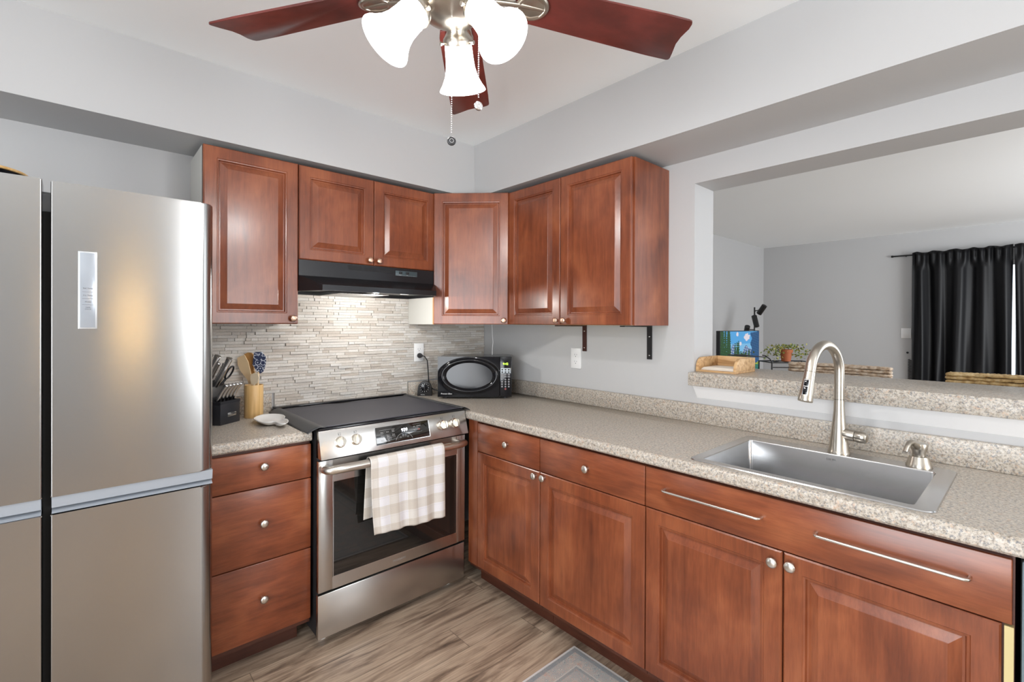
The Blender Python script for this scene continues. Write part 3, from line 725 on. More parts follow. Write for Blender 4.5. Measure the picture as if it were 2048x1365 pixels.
bx('printed_line', (-.86, -.74, yf-.0029, yf-.0026, 1.6413, 1.6418), M_ink, sp)
m = mat('filter_mesh', (.62,.62,.60), .35, .9); t_ = NT(m); v_ = t_.n('ShaderNodeTexVoronoi'); v_.inputs['Scale'].default_value = 260; t_.l(t_.pos(), v_.inputs['Vector']); t_.base(t_.ramp(v_.outputs['Distance'], (.2, (.25,.25,.25)), (.5, (.75,.75,.73)))); t_.bump(v_.outputs['Distance'], .6, .002)
bx('grease_filter', (-1.175, -.915, -.335, -.03, 1.527, 1.5295), m, t, .001)
MB().lathe([(0, 0), (.03, .001), (.036, .006), (.036, .010)], (-.84, -.38, 1.534), n=24, cap=False).done('lamp_lens', emit('lit_hood_lens', (1,.95,.85), 3), t)

# ------------------------------------------------------------------ sink
t = thing('kitchen_sink', 'rectangular single-bowl stainless steel drop-in sink in the counter', 'sink', (-.36, -2.2, .92))
def rrect(x0, x1, y0, y1, r, z, n=6):
    o = []
    for cx, cy, a0 in ((x1-r, y1-r, 0), (x0+r, y1-r, PI/2), (x0+r, y0+r, PI), (x1-r, y0+r, 1.5*PI)):
        for i in range(n+1): a = a0+PI/2*i/n; o.append((cx+r*math.cos(a), cy+r*math.sin(a), z))
    return o
b = MB(); rings = [rrect(-.608, -.106, -2.524, -1.885, .03, .9205), rrect(-.606, -.108, -2.522, -1.887, .028, .9232), rrect(-.577, -.182, -2.480, -1.922, .012, .9236), rrect(-.575, -.184, -2.478, -1.924, .011, .919),
     rrect(-.570, -.188, -2.474, -1.928, .011, .745), rrect(-.560, -.198, -2.464, -1.938, .012, .735), rrect(-.40, -.36, -2.22, -2.18, .015, .729)]
R_ = [[b.v(p) for p in r_] for r_ in rings]
for a, c in zip(R_, R_[1:]):
    for i in range(len(a)): b.f([a[i], a[(i+1)%len(a)], c[(i+1)%len(a)], c[i]])
b.f(R_[-1]); b.done('basin', M_sink, t, smooth=40)
MB().lathe([(.0, .004), (.03, .004), (.045, .001), (.045, 0)], (-.38, -2.2, .7305), n=32, cap=False).done('drain', M_chrome, t)
text('lettering', 'DELTA', .0095, (-.1895, -2.20, .906), (0,-1,0), (0,0,1), mat('etched_print', (.25,.25,.26), .4, .8), t, .0003)
# faucet
FXc, FYc = -.142, -2.213
t = thing('faucet', 'tall brushed nickel gooseneck pull-down faucet behind the sink', 'faucet', (FXc, FYc, .9236))
MB().lathe([(.0345, 0), (.0345, .004), (.033, .008), (.0315, .012), (.0275, .045), (.0215, .10), (.0175, .15), (.0162, .190)], (FXc, FYc, .9236), n=32).done('body', M_nickel, t, smooth=50)
a_ = math.radians(11); dx_, dy_ = -math.cos(a_), math.sin(a_); Rr = .098
pts = [(FXc, FYc, 1.115+.0185*i) for i in range(6)]
for i in range(1, 21):
    th = PI*1.0*i/20*.93; pts.append((FXc+dx_*Rr*(1-math.cos(th)), FYc+dy_*Rr*(1-math.cos(th)), 1.212+Rr*math.sin(th)))
e = Vector(pts[-1]); dd_ = (e-Vector(pts[-2])).normalized()
pts.append(tuple(e+dd_*.012))
MB().tube(pts, [.0155]*6+[.0155+.001*i/20 for i in range(20)]+[.0165], 20).done('spout', M_nickel, t, smooth=60)
MB().tube([(FXc, FYc, 1.1125), (FXc, FYc, 1.1148)], .0158, 20).done('joint_ring', M_dark, t)
s0 = Vector(pts[-1])
sh = MB().lathe([(.0166, .001), (.0175, .03), (.0205, .075), (.0225, .098), (.0215, .101), (0, .1015)], s0, dd_, 28).done('spray_head', M_nickel, t, smooth=50)
q_ = s0+dd_*.058; side = Vector((-dy_, dx_, 0)); tow = (cam_pos-q_); tow = (tow-dd_*tow.dot(dd_)).normalized(); nn = (Vector((dx_, dy_, 0))*.62+tow*.6); nn = (nn-dd_*nn.dot(dd_)).normalized(); sd = nn.cross(dd_).normalized()
FM = Matrix(((sd.x, nn.x, dd_.x, q_.x), (sd.y, nn.y, dd_.y, q_.y), (sd.z, nn.z, dd_.z, q_.z), (0,0,0,1)))
MB(FM).box(-.0085, .0085, .012, .0208, -.030, .026, bev=.002).done('button_frame', M_chrome, sh)
MB(FM).box(-.0065, .0065, .0195, .0228, -.004, .023, bev=.002).done('spray_button', M_glossb, sh)
MB(FM).box(-.0065, .0065, .0192, .0222, -.026, -.006, bev=.002).done('stream_button', M_glossb, sh)
hb = Vector((FXc, FYc-.008, .995)); hd = Vector((-.10, -1, -.05)).normalized()
b = MB(); b.lathe([(.0205, .008), (.0205, .040), (.0195, .041)], hb, hd, 28); lv = b.done('lever_hub', M_nickel, t, smooth=50)
b = MB(); b.lathe([(.0195, .0425), (.0205, .050), (.0210, .060), (.0190, .073), (.013, .077), (0, .0775)], hb, hd, 28)
b.tube([hb+hd*.058+Vector((0,0,.004)), hb+hd*.062+Vector((.03,0,.010)), hb+hd*.066+Vector((.055,0,.014))], [.011, .0085, .006], 14); b.done('lever', M_nickel, t, smooth=50)
# soap dispenser
sx_, sy_ = -.135, -2.432
t = thing('soap_dispenser', 'small brushed nickel soap dispenser at the right rear corner of the sink', 'soap dispenser', (sx_, sy_, .9236))
MB().lathe([(.0345, 0), (.0345, .003), (.031, .012), (.0255, .030), (.0245, .033), (0, .033)], (sx_, sy_, .9236), n=32).done('base', M_nickel, t, smooth=40)
b = MB(); b.lathe([(.0175, .034), (.0175, .046), (.0215, .055), (.0225, .072), (.0215, .0745), (0, .0745)], (sx_, sy_, .9236), n=28); b.done('pump_head', M_nickel, t, smooth=40)
b = MB(); pz = .9236+.064; dv = Vector((-.97, .24, 0)).normalized(); c_ = Vector((sx_, sy_, pz))
b.tube([c_+dv*.008, c_+dv*.03+Vector((0,0,.012)), c_+dv*.05+Vector((0,0,.020)), c_+dv*.068+Vector((0,0,.018)), c_+dv*.083+Vector((0,0,.006)), c_+dv*.092+Vector((0,0,-.006))], [.014, .0105, .0085, .0075, .007, .0065], 16); b.done('nozzle', M_nickel, t, smooth=60)

# ------------------------------------------------------------------ microwave
mw = Vector((.755, -.655, 0)).normalized(); mn = Vector((-.655, -.755, 0)).normalized(); mo = Vector((-.541, -.236, .932))
MX = frame(mo, mw, mn); W_, H_ = .449, .245
MWT = t = thing('microwave', 'glossy black microwave oven with oval window set across the counter corner', 'microwave', tuple(mo+mw*.22-mn*.13-Vector((0,0,.012))))
MB(MX).box(.006, W_-.006, -.262, -.022, .004, H_-.002, bev=.004).done('case', M_glossb, t)
for x in (.04, W_-.04):
    for y in (-.24, -.045): MB(MX).cyl((x, y, -.0118), (x, y, .004), .012, n=14).done('foot', M_rubber, t)
b = MB(MX)
# moulded door with a raised oval ring
def dsurf(x, z):
    ex, ez = (x-.192)/.172, (z-.129)/.099; q = math.sqrt(ex*ex+ez*ez); y = .0
    y += .012*math.exp(-((q-.96)/.10)**2)
    if q < .87: y -= .006*min(1, (.87-q)/.1)
    y += .004*math.sin(PI*min(1, max(0, x/.376)))
    return y
nx, nz = 90, 54
G = [[b.v((.0+.374*i/nx, dsurf(.374*i/nx, H_*j/nz), H_*j/nz)) for j in range(nz+1)] for i in range(nx+1)]
for i in range(nx):
    for j in range(nz): b.f([G[i][j], G[i+1][j], G[i+1][j+1], G[i][j+1]])
edge = [G[i][0] for i in range(nx+1)]+[G[nx][j] for j in range(1, nz+1)]+[G[i][nz] for i in range(nx-1, -1, -1)]+[G[0][j] for j in range(nz-1, 0, -1)]
inv = MX.inverted(); bk = []
for v_ in edge: c_ = inv@v_.co; bk.append(b.v((c_.x, -.0215, c_.z)))
for i in range(len(edge)): b.f([edge[i], edge[(i+1)%len(edge)], bk[(i+1)%len(edge)], bk[i]])
md = b.done('door', M_glossb, t, smooth=60)
b = MB(MX); b.lathe([(1, 0), (1, .001), (0, .0012)], (0,0,0), (0,1,0), 64)
for v_ in b.bm.verts: c_ = inv@v_.co; v_.co = MX@Vector((.192+c_.x*.140, -.0012+c_.y, .129+c_.z*.080))
b.done('door_window', mat('microwave_glass', (.024,.026,.031), .12, Specular_IOR_Level=.4), md, smooth=0)
text('lettering', 'Proctor-Silex', .0125, tuple(MX@Vector((.020, .0035, .0195))), mw, (0,0,1), M_white, md, .0003, align='LEFT')
cp = MB(MX).box(.3765, W_, -.0215, .002, 0, H_, bev=.003).done('control_panel', M_glossb, t)
text('display_digits', '9:42', .019, tuple(MX@Vector((.411, .0026, .201))), mw, (0,0,1), M_ledg, cp, .0002)
bl = MB(MX).box(.3815, .442, .002, .0028, .144, .1755, bev=.001).done('keypad_plate', mat('pale_blue_keys', (.50,.56,.60), .4), cp)
for j in range(2):
    for i in range(3): MB(MX).box(.3855+i*.0195, .3965+i*.0195, .0028, .0034, .1475+j*.0145, .1555+j*.0145, bev=.0003).done('key', M_blackp, bl)
m1, m2 = mat('grey_keys', (.24,.24,.25), .5), mat('red_key', (.25,.05,.05), .5)
for j in range(2):
    for i in range(3): MB(MX).box(.3825+i*.0205, .3975+i*.0205, .002, .003, .1315-j*.0125, .1395-j*.0125, bev=.0004).done('key', m1, cp)
for j in range(4):
    for i in range(3): MB(MX).lathe([(.0052, 0), (.0052, .0012), (0, .0013)], (.3900+i*.0205, .002, .107-j*.0145), (0,1,0), 14).done('key', m1, cp)
MB(MX).lathe([(.0062, 0), (.0062, .0012), (0, .0013)], (.4105, .002, .049), (0,1,0), 14).done('key', m2, cp)
# cords, outlets
t = thing('power_outlet', 'white outlet on the stone tile with a black plug in it', 'outlet', (-.541, -.015, 1.192))
bx('wall_plate', (-.576, -.506, -.0185, -.0125, 1.134, 1.250), M_white, t, .002)
def sockets(t, O, w, n, z, half):
    for dz in half:
        xf = frame(O, w, n)
        MB(xf).box(-.0015-.007, -.0015-.0055, 0, .0006, dz-.003, dz+.005).done('slot', M_inkd, t); MB(xf).box(.007, .0085, 0, .0006, dz-.002, dz+.004).done('slot', M_inkd, t)
        MB(xf).lathe([(.0024, 0), (.0024, .0006)], (0, 0, dz-.010), (0,1,0), 10).done('slot', M_inkd, t)
sockets(t, (-.541, -.0185, 1.192), (1,0,0), (0,-1,0), 0, (.021,))
b = MB(); b.lathe([(.015, 0), (.0165, .006), (.0145, .018), (.009, .024), (.006, .040)], (-.541, -.0188, 1.172), (0,-1,0), 18)
p0 = Vector((-.541, -.058, 1.172)); pe = MX@Vector((.005, -.14, .030))
b.tube([p0, p0+Vector((.012,-.006,-.003)), p0+Vector((.03,-.010,-.03)), p0+Vector((.038,-.008,-.09)), p0+Vector((.046,-.002,-.16)), p0+Vector((.062,0,-.205)), Vector((-.462,-.072,.952)), Vector((-.448,-.085,.946)), Vector((-.43,-.10,.945))], .0035, 10)
b.done('power_cord', M_blackp, MWT, smooth=60)
t = thing('power_outlet', 'white double outlet on the painted wall below the right wall cabinet', 'outlet', (-.002, -.871, 1.177))
bx('wall_plate', (-.0075, -.0008, -.909, -.834, 1.119, 1.237), M_white, t, .002)
sockets(t, (-.0077, -.871, 1.177), (0,-1,0), (-1,0,0), 0, (.022, -.018))
b = MB(); b.tube([(-.20, -.335, 1.372), (-.198, -.337, 1.33), (-.200, -.341, 1.30), (-.196, -.343, 1.26), (-.205, -.347, 1.22), (-.208, -.35, 1.180)], .0013, 6)
b.done('thin_cord', M_white, None, label='thin white cord hanging from the corner cabinet to the microwave top', cat='cord', smooth=60)
for y, m, lb, z0 in ((-.9345, mat('brown_metal', (.045,.012,.008), .45), 'dark brown metal shelf bracket under the right wall cabinet, nearer the corner', 1.222), (-1.358, M_blackm, 'black metal shelf bracket under the right wall cabinet, at its outer end', 1.2)):
    t = thing('shelf_bracket', lb, 'bracket', (-.002, y, z0), group=None)
    MB().prism([(-.0005, z0), (-.0065, z0), (-.0065, 1.3655), (-.24, 1.3655), (-.24, 1.3715), (-.0005, 1.3715)], 'y', y-.014, y+.014, bev=.0008).done('strap', m, t)
    MB().lathe([(.004, 0), (.003, .0015), (0, .002)], (-.0065, y, z0+.02), (-1,0,0), 12).done('screw', M_chrome, t)
    MB().lathe([(.004, 0), (.003, .0015), (0, .002)], (-.0065, y, z0+.115), (-1,0,0), 12).done('screw', M_chrome, t)

# kitchen timer
TX = frame((-.540, -.085, .9203), (.80,-.60,0), (-.60,-.80,0))
t = thing('kitchen_timer', 'black kitchen timer with a round white-marked dial beside the microwave', 'timer', (-.517, -.085, .9203))
pts = [(-.046, 0), (.046, 0), (.043, .045)] + [(.040*math.cos(a), .052+.040*math.sin(a)) for a in [PI*i/14 for i in range(1, 14)]] + [(-.043, .045)]
MB(TX).prism([(x, z) for x, z in pts], 'y', -.042, 0, bev=.002).done('case', M_blackp, t)
dl = MB(TX).lathe([(.031, 0), (.031, .003), (.029, .004), (0, .004)], (0, .0005, .052), (0,1,0), 32).done('dial', M_glossb, t)
for k in range(12):
    a = 2*PI*k/12; L = .0045 if k % 3 else .0065; b = MB(TX)
    b.tube([(math.cos(a)*(.0275-L), .0048, .052+math.sin(a)*(.0275-L)), (math.cos(a)*.0275, .0048, .052+math.sin(a)*.0275)], .0011, 6); b.done('tick_mark', M_white, dl)
MB(TX).box(-.0035, .0035, .0046, .013, .052-.018, .052+.018, bev=.002).done('turning_grip', M_blackp, dl)
text('lettering', 'MINUTES', .006, tuple(TX@Vector((-.012, .0006, .008))), TX.col[0][:3], (0,0,1), M_white, t, .0002)

# ------------------------------------------------------------------ knife block
KX = frame((-1.680, -.250, .9203), (.795,.607,0), (.607,-.795,0)); KW = .115
t = thing('knife_block', 'black knife block holding steel-handled knives beside the refrigerator', 'knife block', (-1.66, -.20, .9203))
b = MB(KX)
def wallbox(b, x0, x1, y0, y1, z0, z1, th=.004):
    b.box(x0, x1, y0, y1, z0, z1-.012, bev=.002)
    b.box(x0, x1, y1-th, y1, z1-.012, z1); b.box(x0, x1, y0, y0+th, z1-.012, z1); b.box(x0, x0+th, y0+th, y1-th, z1-.012, z1); b.box(x1-th, x1, y0+th, y1-th, z1-.012, z1)
wallbox(b, 0, KW, -.058, 0, 0, .104)
b.done('steak_knife_holder', mat('black_satin', (.018,.019,.024), .4), t)
MB(KX).prism([(-.0585, 0), (-.0585, .112), (-.075, .165), (-.118, .19), (-.155, .17), (-.155, 0)], 'x', 0, KW, bev=.003).done('main_block', M_blackp, t)
MB(KX).box(.040, .090, .0002, .0022, .033, .050, bev=.0008).done('name_plate', M_chrome, t)
lean = Vector((0, .50, .866))
def handle(x, y, z, L, r, name, lab, grp, butt=True, curve=0, lean=lean, wz=1.25):
    k = thing(name, lab, 'knife', tuple(KX@Vector((x, y, z))), group=grp)
    p0 = Vector((x, y, z)); b = MB(KX); n = 9; pts = []; rr = []
    for i in range(n+1):
        u_ = i/n; c_ = p0+lean*(L*u_); c_.y += curve*math.sin(PI*u_)*-1; c_.z += 0
        pts.append(c_); rr.append(r*(.72+.30*u_+.10*math.sin(u_*PI*2)))
    b.tube(pts, rr, 14); b.done('handle', M_chrome, k, smooth=60)
    MB(KX).tube([pts[-1], pts[-1]+lean*.003], [rr[-1]*1.02, rr[-1]*.8], 14).done('end_cap', M_chrome, k, smooth=50)
    b = MB(KX); b.tube([p0-lean*.012, p0-lean*.0005], [r*.35, r*.6], 10); b.done('bolster', M_steel, k)
for i in range(5):
    handle(.015+.0212*i, -.030, .0965, .095, .0095, 'steak_knife', 'steel steak knife in the block\'s front row, %s' % ('nearest the refrigerator', 'second from the refrigerator side', 'in the middle of the five', 'second from the bamboo holder', 'nearest the bamboo holder')[i], 'steak knives in the knife block', curve=.007)
for i, (x, y, z, L) in enumerate(((.008, -.142, .176, .162), (.032, -.112, .187, .138), (.060, -.080, .166, .148))):
    handle(x, y, z, L, .0145, 'kitchen_knife', 'large steel kitchen knife in the block, %s' % ('rearmost and tallest', 'middle of the three', 'front and rightmost of the three')[i], 'large knives in the knife block')
for i, (x, y, z, L) in enumerate(((.080, -.135, .178, .105), (.102, -.118, .185, .092))):
    handle(x, y, z, L, .009, 'paring_knife', 'small steel-handled knife behind the scissors, %s' % ('left of the pair', 'right of the pair')[i], 'small knives in the knife block')
k = thing('scissors', 'black-handled kitchen scissors standing in the knife block', 'scissors', tuple(KX@Vector((.085, -.085, .17))))
for sg in (-1, 1):
    b = MB(KX); c_ = Vector((.100+sg*.019, -.088, .176))+lean*.055
    lx = Vector((1, 0, 0)); b.tube([c_+lx*(.017*math.cos(a))+lean*(.034*math.sin(a)) for a in [2*PI*i/24 for i in range(24)]], .0042, 8, closed=True)
    b.tube([c_-lean*.032, Vector((.100+sg*.005, -.088, .172))], .005, 8); b.done('handle', M_blackp, k, smooth=60)

# bamboo holder with utensils
cx, cy = -1.517, -.122
t = thing('utensil_holder', 'tall light bamboo utensil holder between the knife block and the spoon rest', 'utensil holder', (cx, cy, .9203))
b = MB(); b.lathe([(.0405, 0), (.0415, .002), (.0415, .155), (.0405, .157), (.036, .157), (.035, .155), (.035, .008), (0, .008)], (cx, cy, .9203), n=44, cap=False); b.f([v for v in b.bm.verts if abs(v.co.z-.9203) < 1e-5]); b.done('cup', M_bamboo, t, smooth=40)
def flat(name, pts, d, th, m, lab, cat, stem=None, tilt=0, parts=None):
    """a utensil head: outline at distance d, real thickness th, plus a handle going down into the holder"""
    k = thing(name, lab, cat, (cx, cy, .94)); b = MB(); c_ = [at(u, v, d) for u, v in pts]
    n_ = (c_[1]-c_[0]).cross(c_[2]-c_[0]).normalized()
    A = [b.v(p+n_*th/2) for p in c_]; B = [b.v(p-n_*th/2) for p in c_]; n = len(A); b.f(A); b.f(B[::-1])
    for i in range(n): b.f([A[i], B[i], B[(i+1)%n], A[(i+1)%n]])
    b.done('head', m, k, smooth=30)
    hb_ = Vector((cx+stem[1], cy+stem[2], .935)); top = at(*stem[0], d)
    MB().tube([hb_, hb_.lerp(top, .5), top], [.0045, .0045, .005], 10).done('stem', parts or m, k, smooth=60)
    return k
M_beech = mat('pale_beech', (.80,.60,.36), .5); M_beech2 = mat('brown_beech', (.50,.27,.09), .5)
flat('wooden_spatula', [(475,716),(489,710),(497,725),(502,748),(506,760),(505,772),(499,772),(495,760),(481,742),(476,730)], 2.335, .005, M_beech, 'pale wooden spatula leaning left in the bamboo holder', 'spatula', ((501,768), -.008, .010))
flat('wooden_spoon', [(489,709),(496,705.5),(503,706),(508,711),(509,722),(508,742),(512,748),(510,757),(505,768),(501,752),(494,728)], 2.35, .008, M_beech2, 'brown wooden spoon behind the blue patterned one in the bamboo holder', 'spoon', ((505,765), .004, .014))
m = mat('blue_patterned', (.10,.13,.24), .45); t_ = NT(m); v_ = t_.n('ShaderNodeTexVoronoi', feature='F1'); v_.inputs['Scale'].default_value = 52; t_.l(t_.pos(), v_.inputs['Vector'])
w_ = t_.n('ShaderNodeMath', operation='SINE'); t_.l(t_.math('MULTIPLY', v_.outputs['Distance'], 13), w_.inputs[0]); t_.base(t_.ramp(w_.outputs[0], (.35, (.045,.06,.13)), (.55, (.16,.21,.36)), (.8, (.70,.74,.82))))
flat('patterned_spatula', [(508.5,704.5),(524,704),(531,714),(532,722),(530,735),(527,743),(521,747.5),(515,746),(511,738),(505.5,730),(507,718)], 2.312, .004, m, 'spatula with blue and white floral head in the bamboo holder', 'spatula', ((517,744), .012, .0), parts=M_beech)
flat('small_wooden_spoon', [(503,749),(510,746),(516,748),(518,756),(516,765),(511,769.5),(504,769),(501.5,762),(501.5,754)], 2.283, .007, mat('whitish_wood', (.74,.62,.45), .5), 'short pale wooden spoon with a small round head at the front of the bamboo holder', 'spoon', ((508,767), .0, -.012))
# spoon rest
rim = [(505.3,836.6),(514,832),(525,829),(539,828),(553,828),(564,829),(571,831.5),(570,835),(567,837.5),(573,837.5),(577.4,840),(577.2,844),(573,847.5),(565.6,849),(559,847),(553,843.5),(547.5,843),(537,845),(525,845.6),(514,842.5),(507.5,839)]
zr = .944
def onz(u, v, z):
    d = _f + _r*((u-1034.5)/951.27) - _u*((v-650.9)/951.27); return cam_pos + d*((z-cam_pos.z)/d.z)
pr = [onz(u, v, zr) for u, v in rim]; cc = sum(pr, Vector())/len(pr); b = MB(); rg = []
for s_, z in ((1, zr), (.93, zr-.004), (.74, zr-.0145), (.52, zr-.0185), (.2, zr-.0190)): rg.append([b.v((cc.x+(p.x-cc.x)*s_, cc.y+(p.y-cc.y)*s_, z)) for p in pr])
for a, c in zip(rg, rg[1:]):
    for i in range(len(a)): b.f([a[i], a[(i+1)%len(a)], c[(i+1)%len(a)], c[i]])
b.f(rg[-1]); b.done('spoon_rest', M_ceramic, None, smooth=70, solid=.005, sub=1, label='white ceramic leaf-shaped spoon rest on the short counter left of the stove', cat='spoon rest')

# ------------------------------------------------------------------ rug
rx0, rx1, ry0, ry1 = -1.36, -.583, -2.60, -1.363
M_rug = mat('faded_floral_rug', (.5,.5,.5), .95); t_ = NT(M_rug)
sp_ = t_.n('ShaderNodeSeparateXYZ'); t_.l(t_.n('ShaderNodeNewGeometry').outputs['Position'], sp_.inputs[0])
v1 = t_.n('ShaderNodeTexVoronoi'); v1.inputs['Scale'].default_value = 52; t_.l(t_.pos(), v1.inputs['Vector'])
v2 = t_.n('ShaderNodeTexVoronoi'); v2.inputs['Scale'].default_value = 21; t_.l(t_.pos(), v2.inputs['Vector'])
c = t_.mix(.95, (.52,.50,.47), t_.ramp(t_.math('FRACT', t_.math('MULTIPLY', v1.outputs['Distance'], 2.6)), (.1, (.13,.16,.19)), (.35, (.66,.60,.53)), (.55, (.22,.29,.31)), (.75, (.58,.30,.21)), (.95, (.72,.68,.62))))
c = t_.mix(.38, c, t_.ramp(v2.outputs['Distance'], (.1, (.60,.30,.22)), (.3, (.62,.57,.50)), (.6, (.34,.40,.43))))
c = t_.mix(t_.math('MULTIPLY', t_.noise(t_.pos(), 60, 3), .35), c, (.60,.59,.57))
ex = t_.math('MINIMUM', t_.math('SUBTRACT', sp_.outputs[0], rx0), t_.math('SUBTRACT', rx1, sp_.outputs[0])); ey = t_.math('MINIMUM', t_.math('SUBTRACT', sp_.outputs[1], ry0), t_.math('SUBTRACT', ry1, sp_.outputs[1]))
ed = t_.math('MINIMUM', ex, ey)
def band(a, b_): return t_.math('MULTIPLY', t_.math('GREATER_THAN', ed, a), t_.math('LESS_THAN', ed, b_))
c = t_.mix(t_.math('MULTIPLY', band(.012, .030), .7), c, (.24,.28,.31)); c = t_.mix(t_.math('MULTIPLY', band(.082, .088), .7), c, (.62,.60,.56)); c = t_.mix(t_.math('MULTIPLY', band(.088, .10), .5), c, (.25,.28,.30))
c = t_.mix(t_.math('LESS_THAN', ed, .010), c, (.74,.73,.72)); t_.base(c); t_.bump(t_.noise(t_.pos(), 500, 2), .4, .001)
b = MB(); b.box(rx0, rx1, ry0, ry1, .0005, .008, bev=.003); b.done('rug', M_rug, None, label='faded multicoloured floral rug with a white bound edge on the floor before the sink', cat='rug')

# ------------------------------------------------------------------ ceiling fan
HX, HY_ = -1.471, -1.723
M_mahog = wood('mahogany_blade', 'h', (.035,.008,.007), (.13,.022,.017), (.24,.045,.034), .35)
t = thing('ceiling_fan', 'ceiling fan with dark red wooden blades and lit frosted glass shades', 'ceiling fan', (HX, HY_, 2.1))
MB().lathe([(0, 0), (.065, 0), (.065, -.03), (.05, -.05), (.02, -.055), (.02, -.07), (.085, -.09), (.115, -.12), (.118, -.20), (.09, -.235), (.055, -.245), (.055, -.30), (.068, -.31), (.068, -.355), (.03, -.372), (0, -.374)], (HX, HY_, ZC-.0005), n=40, cap=False).done('motor_housing', M_nickel, t, smooth=40)
az0 = math.atan2(.755, .655)
fwa = math.atan2(_f.y, _f.x)
for k in range(5):
    a = az0+k*2*PI/5; rad = Vector((math.cos(a), math.sin(a), 0)); tan = Vector((-math.sin(a), math.cos(a), 0)); up = Vector((0,0,1))
    pt = math.radians(-12); tt = (tan*math.cos(pt)+up*math.sin(pt)).normalized(); nn = rad.cross(tt).normalized()
    O = Vector((HX, HY_, 2.198)); BM_ = Matrix(((rad.x, tt.x, nn.x, O.x), (rad.y, tt.y, nn.y, O.y), (rad.z, tt.z, nn.z, O.z), (0,0,0,1)))
    out = [(.165, -.050), (.20, -.056), (.58, -.071), (.648, -.072), (.658, -.070), (.663, -.062), (.666, -.045), (.660, -.015), (.662, .010), (.676, .045), (.682, .062), (.681, .069), (.674, .072), (.60, .071), (.20, .056), (.165, .050)]
    MB(BM_).prism(out, 'z', 0, .0055, bev=.0012).done('blade', M_mahog, t, smooth=30)
    b = MB(BM_)
    for sg in (-1, 0, 1):
        b.tube([(.085, sg*.012, -.004-.012), (.13, sg*.02, -.010), (.175, sg*.030, -.005), (.215, sg*.032, -.004), (.243, sg*.018, -.004)], [.009, .008, .007, .006, .005], 10)
    b.tube([(.175+.036+.036*math.cos(q_), .034*math.sin(q_), -.004) for q_ in [2*PI*i/28 for i in range(28)]], .006, 10, closed=True)
    b.prism([(.211+.044*math.cos(q_), .040*math.sin(q_)) for q_ in [2*PI*i/28 for i in range(28)]], 'z', -.007, -.0005, bev=.002)
    b.done('blade_iron', M_nickel, t, smooth=60)
ca = math.atan2(_f.y, _f.x)
for k in range(3):
    a = ca - PI/2 + math.radians(86+120*k); rad = Vector((math.cos(a), math.sin(a), 0))
    n0 = Vector((HX, HY_, 0))+rad*.082+Vector((0,0,2.118)); ax = (rad*.62-Vector((0,0,.785))).normalized()
    b = MB(); b.tube([Vector((HX, HY_, 2.155))+rad*.05, Vector((HX, HY_, 2.165))+rad*.075, n0-ax*.03], [.010, .010, .012], 12)
    b.lathe([(.012, -.045), (.020, -.040), (.024, -.028), (.024, -.020), (.030, -.012), (.037, -.003), (.039, .003), (.039, .010)], n0, ax, 28, cap=False); sk = b.done('lamp_socket', M_nickel, t, smooth=50)
    e1 = ax.orthogonal().normalized()
    for j in range(3):
        q_ = 2*PI*j/3+1.0; dr = (e1*math.cos(q_)+ax.cross(e1)*math.sin(q_)); MB().cyl(n0+ax*.005+dr*.038, n0+ax*.005+dr*.047, .003, n=8).cyl(n0+ax*.005+dr*.046, n0+ax*.005+dr*.050, .0052, n=10).done('thumb_screw', M_nickel, sk)
    b = MB(); b.lathe([(.032, .004), (.034, .02), (.035, .042), (.037, .065), (.043, .088), (.053, .108), (.060, .118), (.0615, .122)], n0, ax, 40, cap=False); b.done('glass_shade', M_shade, t, smooth=70, solid=.003)
    point('fan_bulb', n0+ax*.100, 7.0, (1, .975, .95), .022)
for (u, v1_, v2_, d) in ((903, 12, 273, 1.13), (957, 60, 203, 1.13)):
    p = at(u, v2_, d); top = 2.135 if u == 903 else 2.12; p0 = Vector((p.x, p.y, top)); ch = MB(); n = int((top-p.z)/.0052)
    for i in range(n): ch.sphere((p.x, p.y, top-i*.0052), .0019, 6)
    co = ch.done('pull_chain', M_chrome, t, smooth=80)
    tw = (cam_pos-p); tw.z = 0; tw.normalize(); tw = (tw+Vector((.35 if u > 910 else .1, -.1, 0))).normalized()
    MB().lathe([(0, -.0035), (.0085, -.0035), (.0105, -.002), (.0105, .002), (.0085, .0035), (.0080, .0025), (0, .0022)], (p.x, p.y, p.z-.011), tw, 24, cap=False).done('pull_medallion', M_blackp if u == 903 else M_chrome, co)
    MB().lathe([(.0055, .0024), (.0050, .0032), (.0042, .0032), (.0038, .0024)], (p.x, p.y, p.z-.011), tw, 20, cap=False).done('medallion_emblem', M_chrome, co)
b = MB(); p = at(903, 12, 1.13); b.cyl((p.x, p.y, 2.128), (p.x, p.y, 2.15), .0045, n=12); b.done('chain_socket', M_nickel, t)

# ------------------------------------------------------------------ living room
# curtains
def curtain(name, y0, y1, seed, lab, skewl=0, skewr=0):
    rnd = random.Random(seed); ph = rnd.random()*6; Wd = abs(y1-y0); b = MB()
    def fn(u, v):
        z = .03+2.20*v; k = 1-.35*v
        uu = u+.012*math.sin(v*5+seed)*math.sin(u*9)
        dx = .034*k*math.sin(uu*Wd*40+ph+1.1*math.sin(v*2.2+seed)+1.4*math.sin(uu*5))+.016*math.sin(uu*Wd*17+ph*2+v*2.2)+.002*math.sin(uu*Wd*110+v*2)
        if v > .93: dx = dx*.45+.012*math.sin(uu*Wd*95)
        y = y0+(y1-y0)*u + skewl*(1-u)*math.sin(PI*v)+skewr*u*math.sin(PI*min(1,v*1.05))
        return (5.075+dx, y, z+.008*math.sin(uu*Wd*40)*(1 if v > .97 else 0))
    b.grid(fn, 150, 50); return b.done(name, m_cur, None, smooth=80, solid=.002, label=lab, cat='curtain')
m_cur = mat('black_satin_fabric', (.005,.005,.006), .42, Specular_IOR_Level=.22)
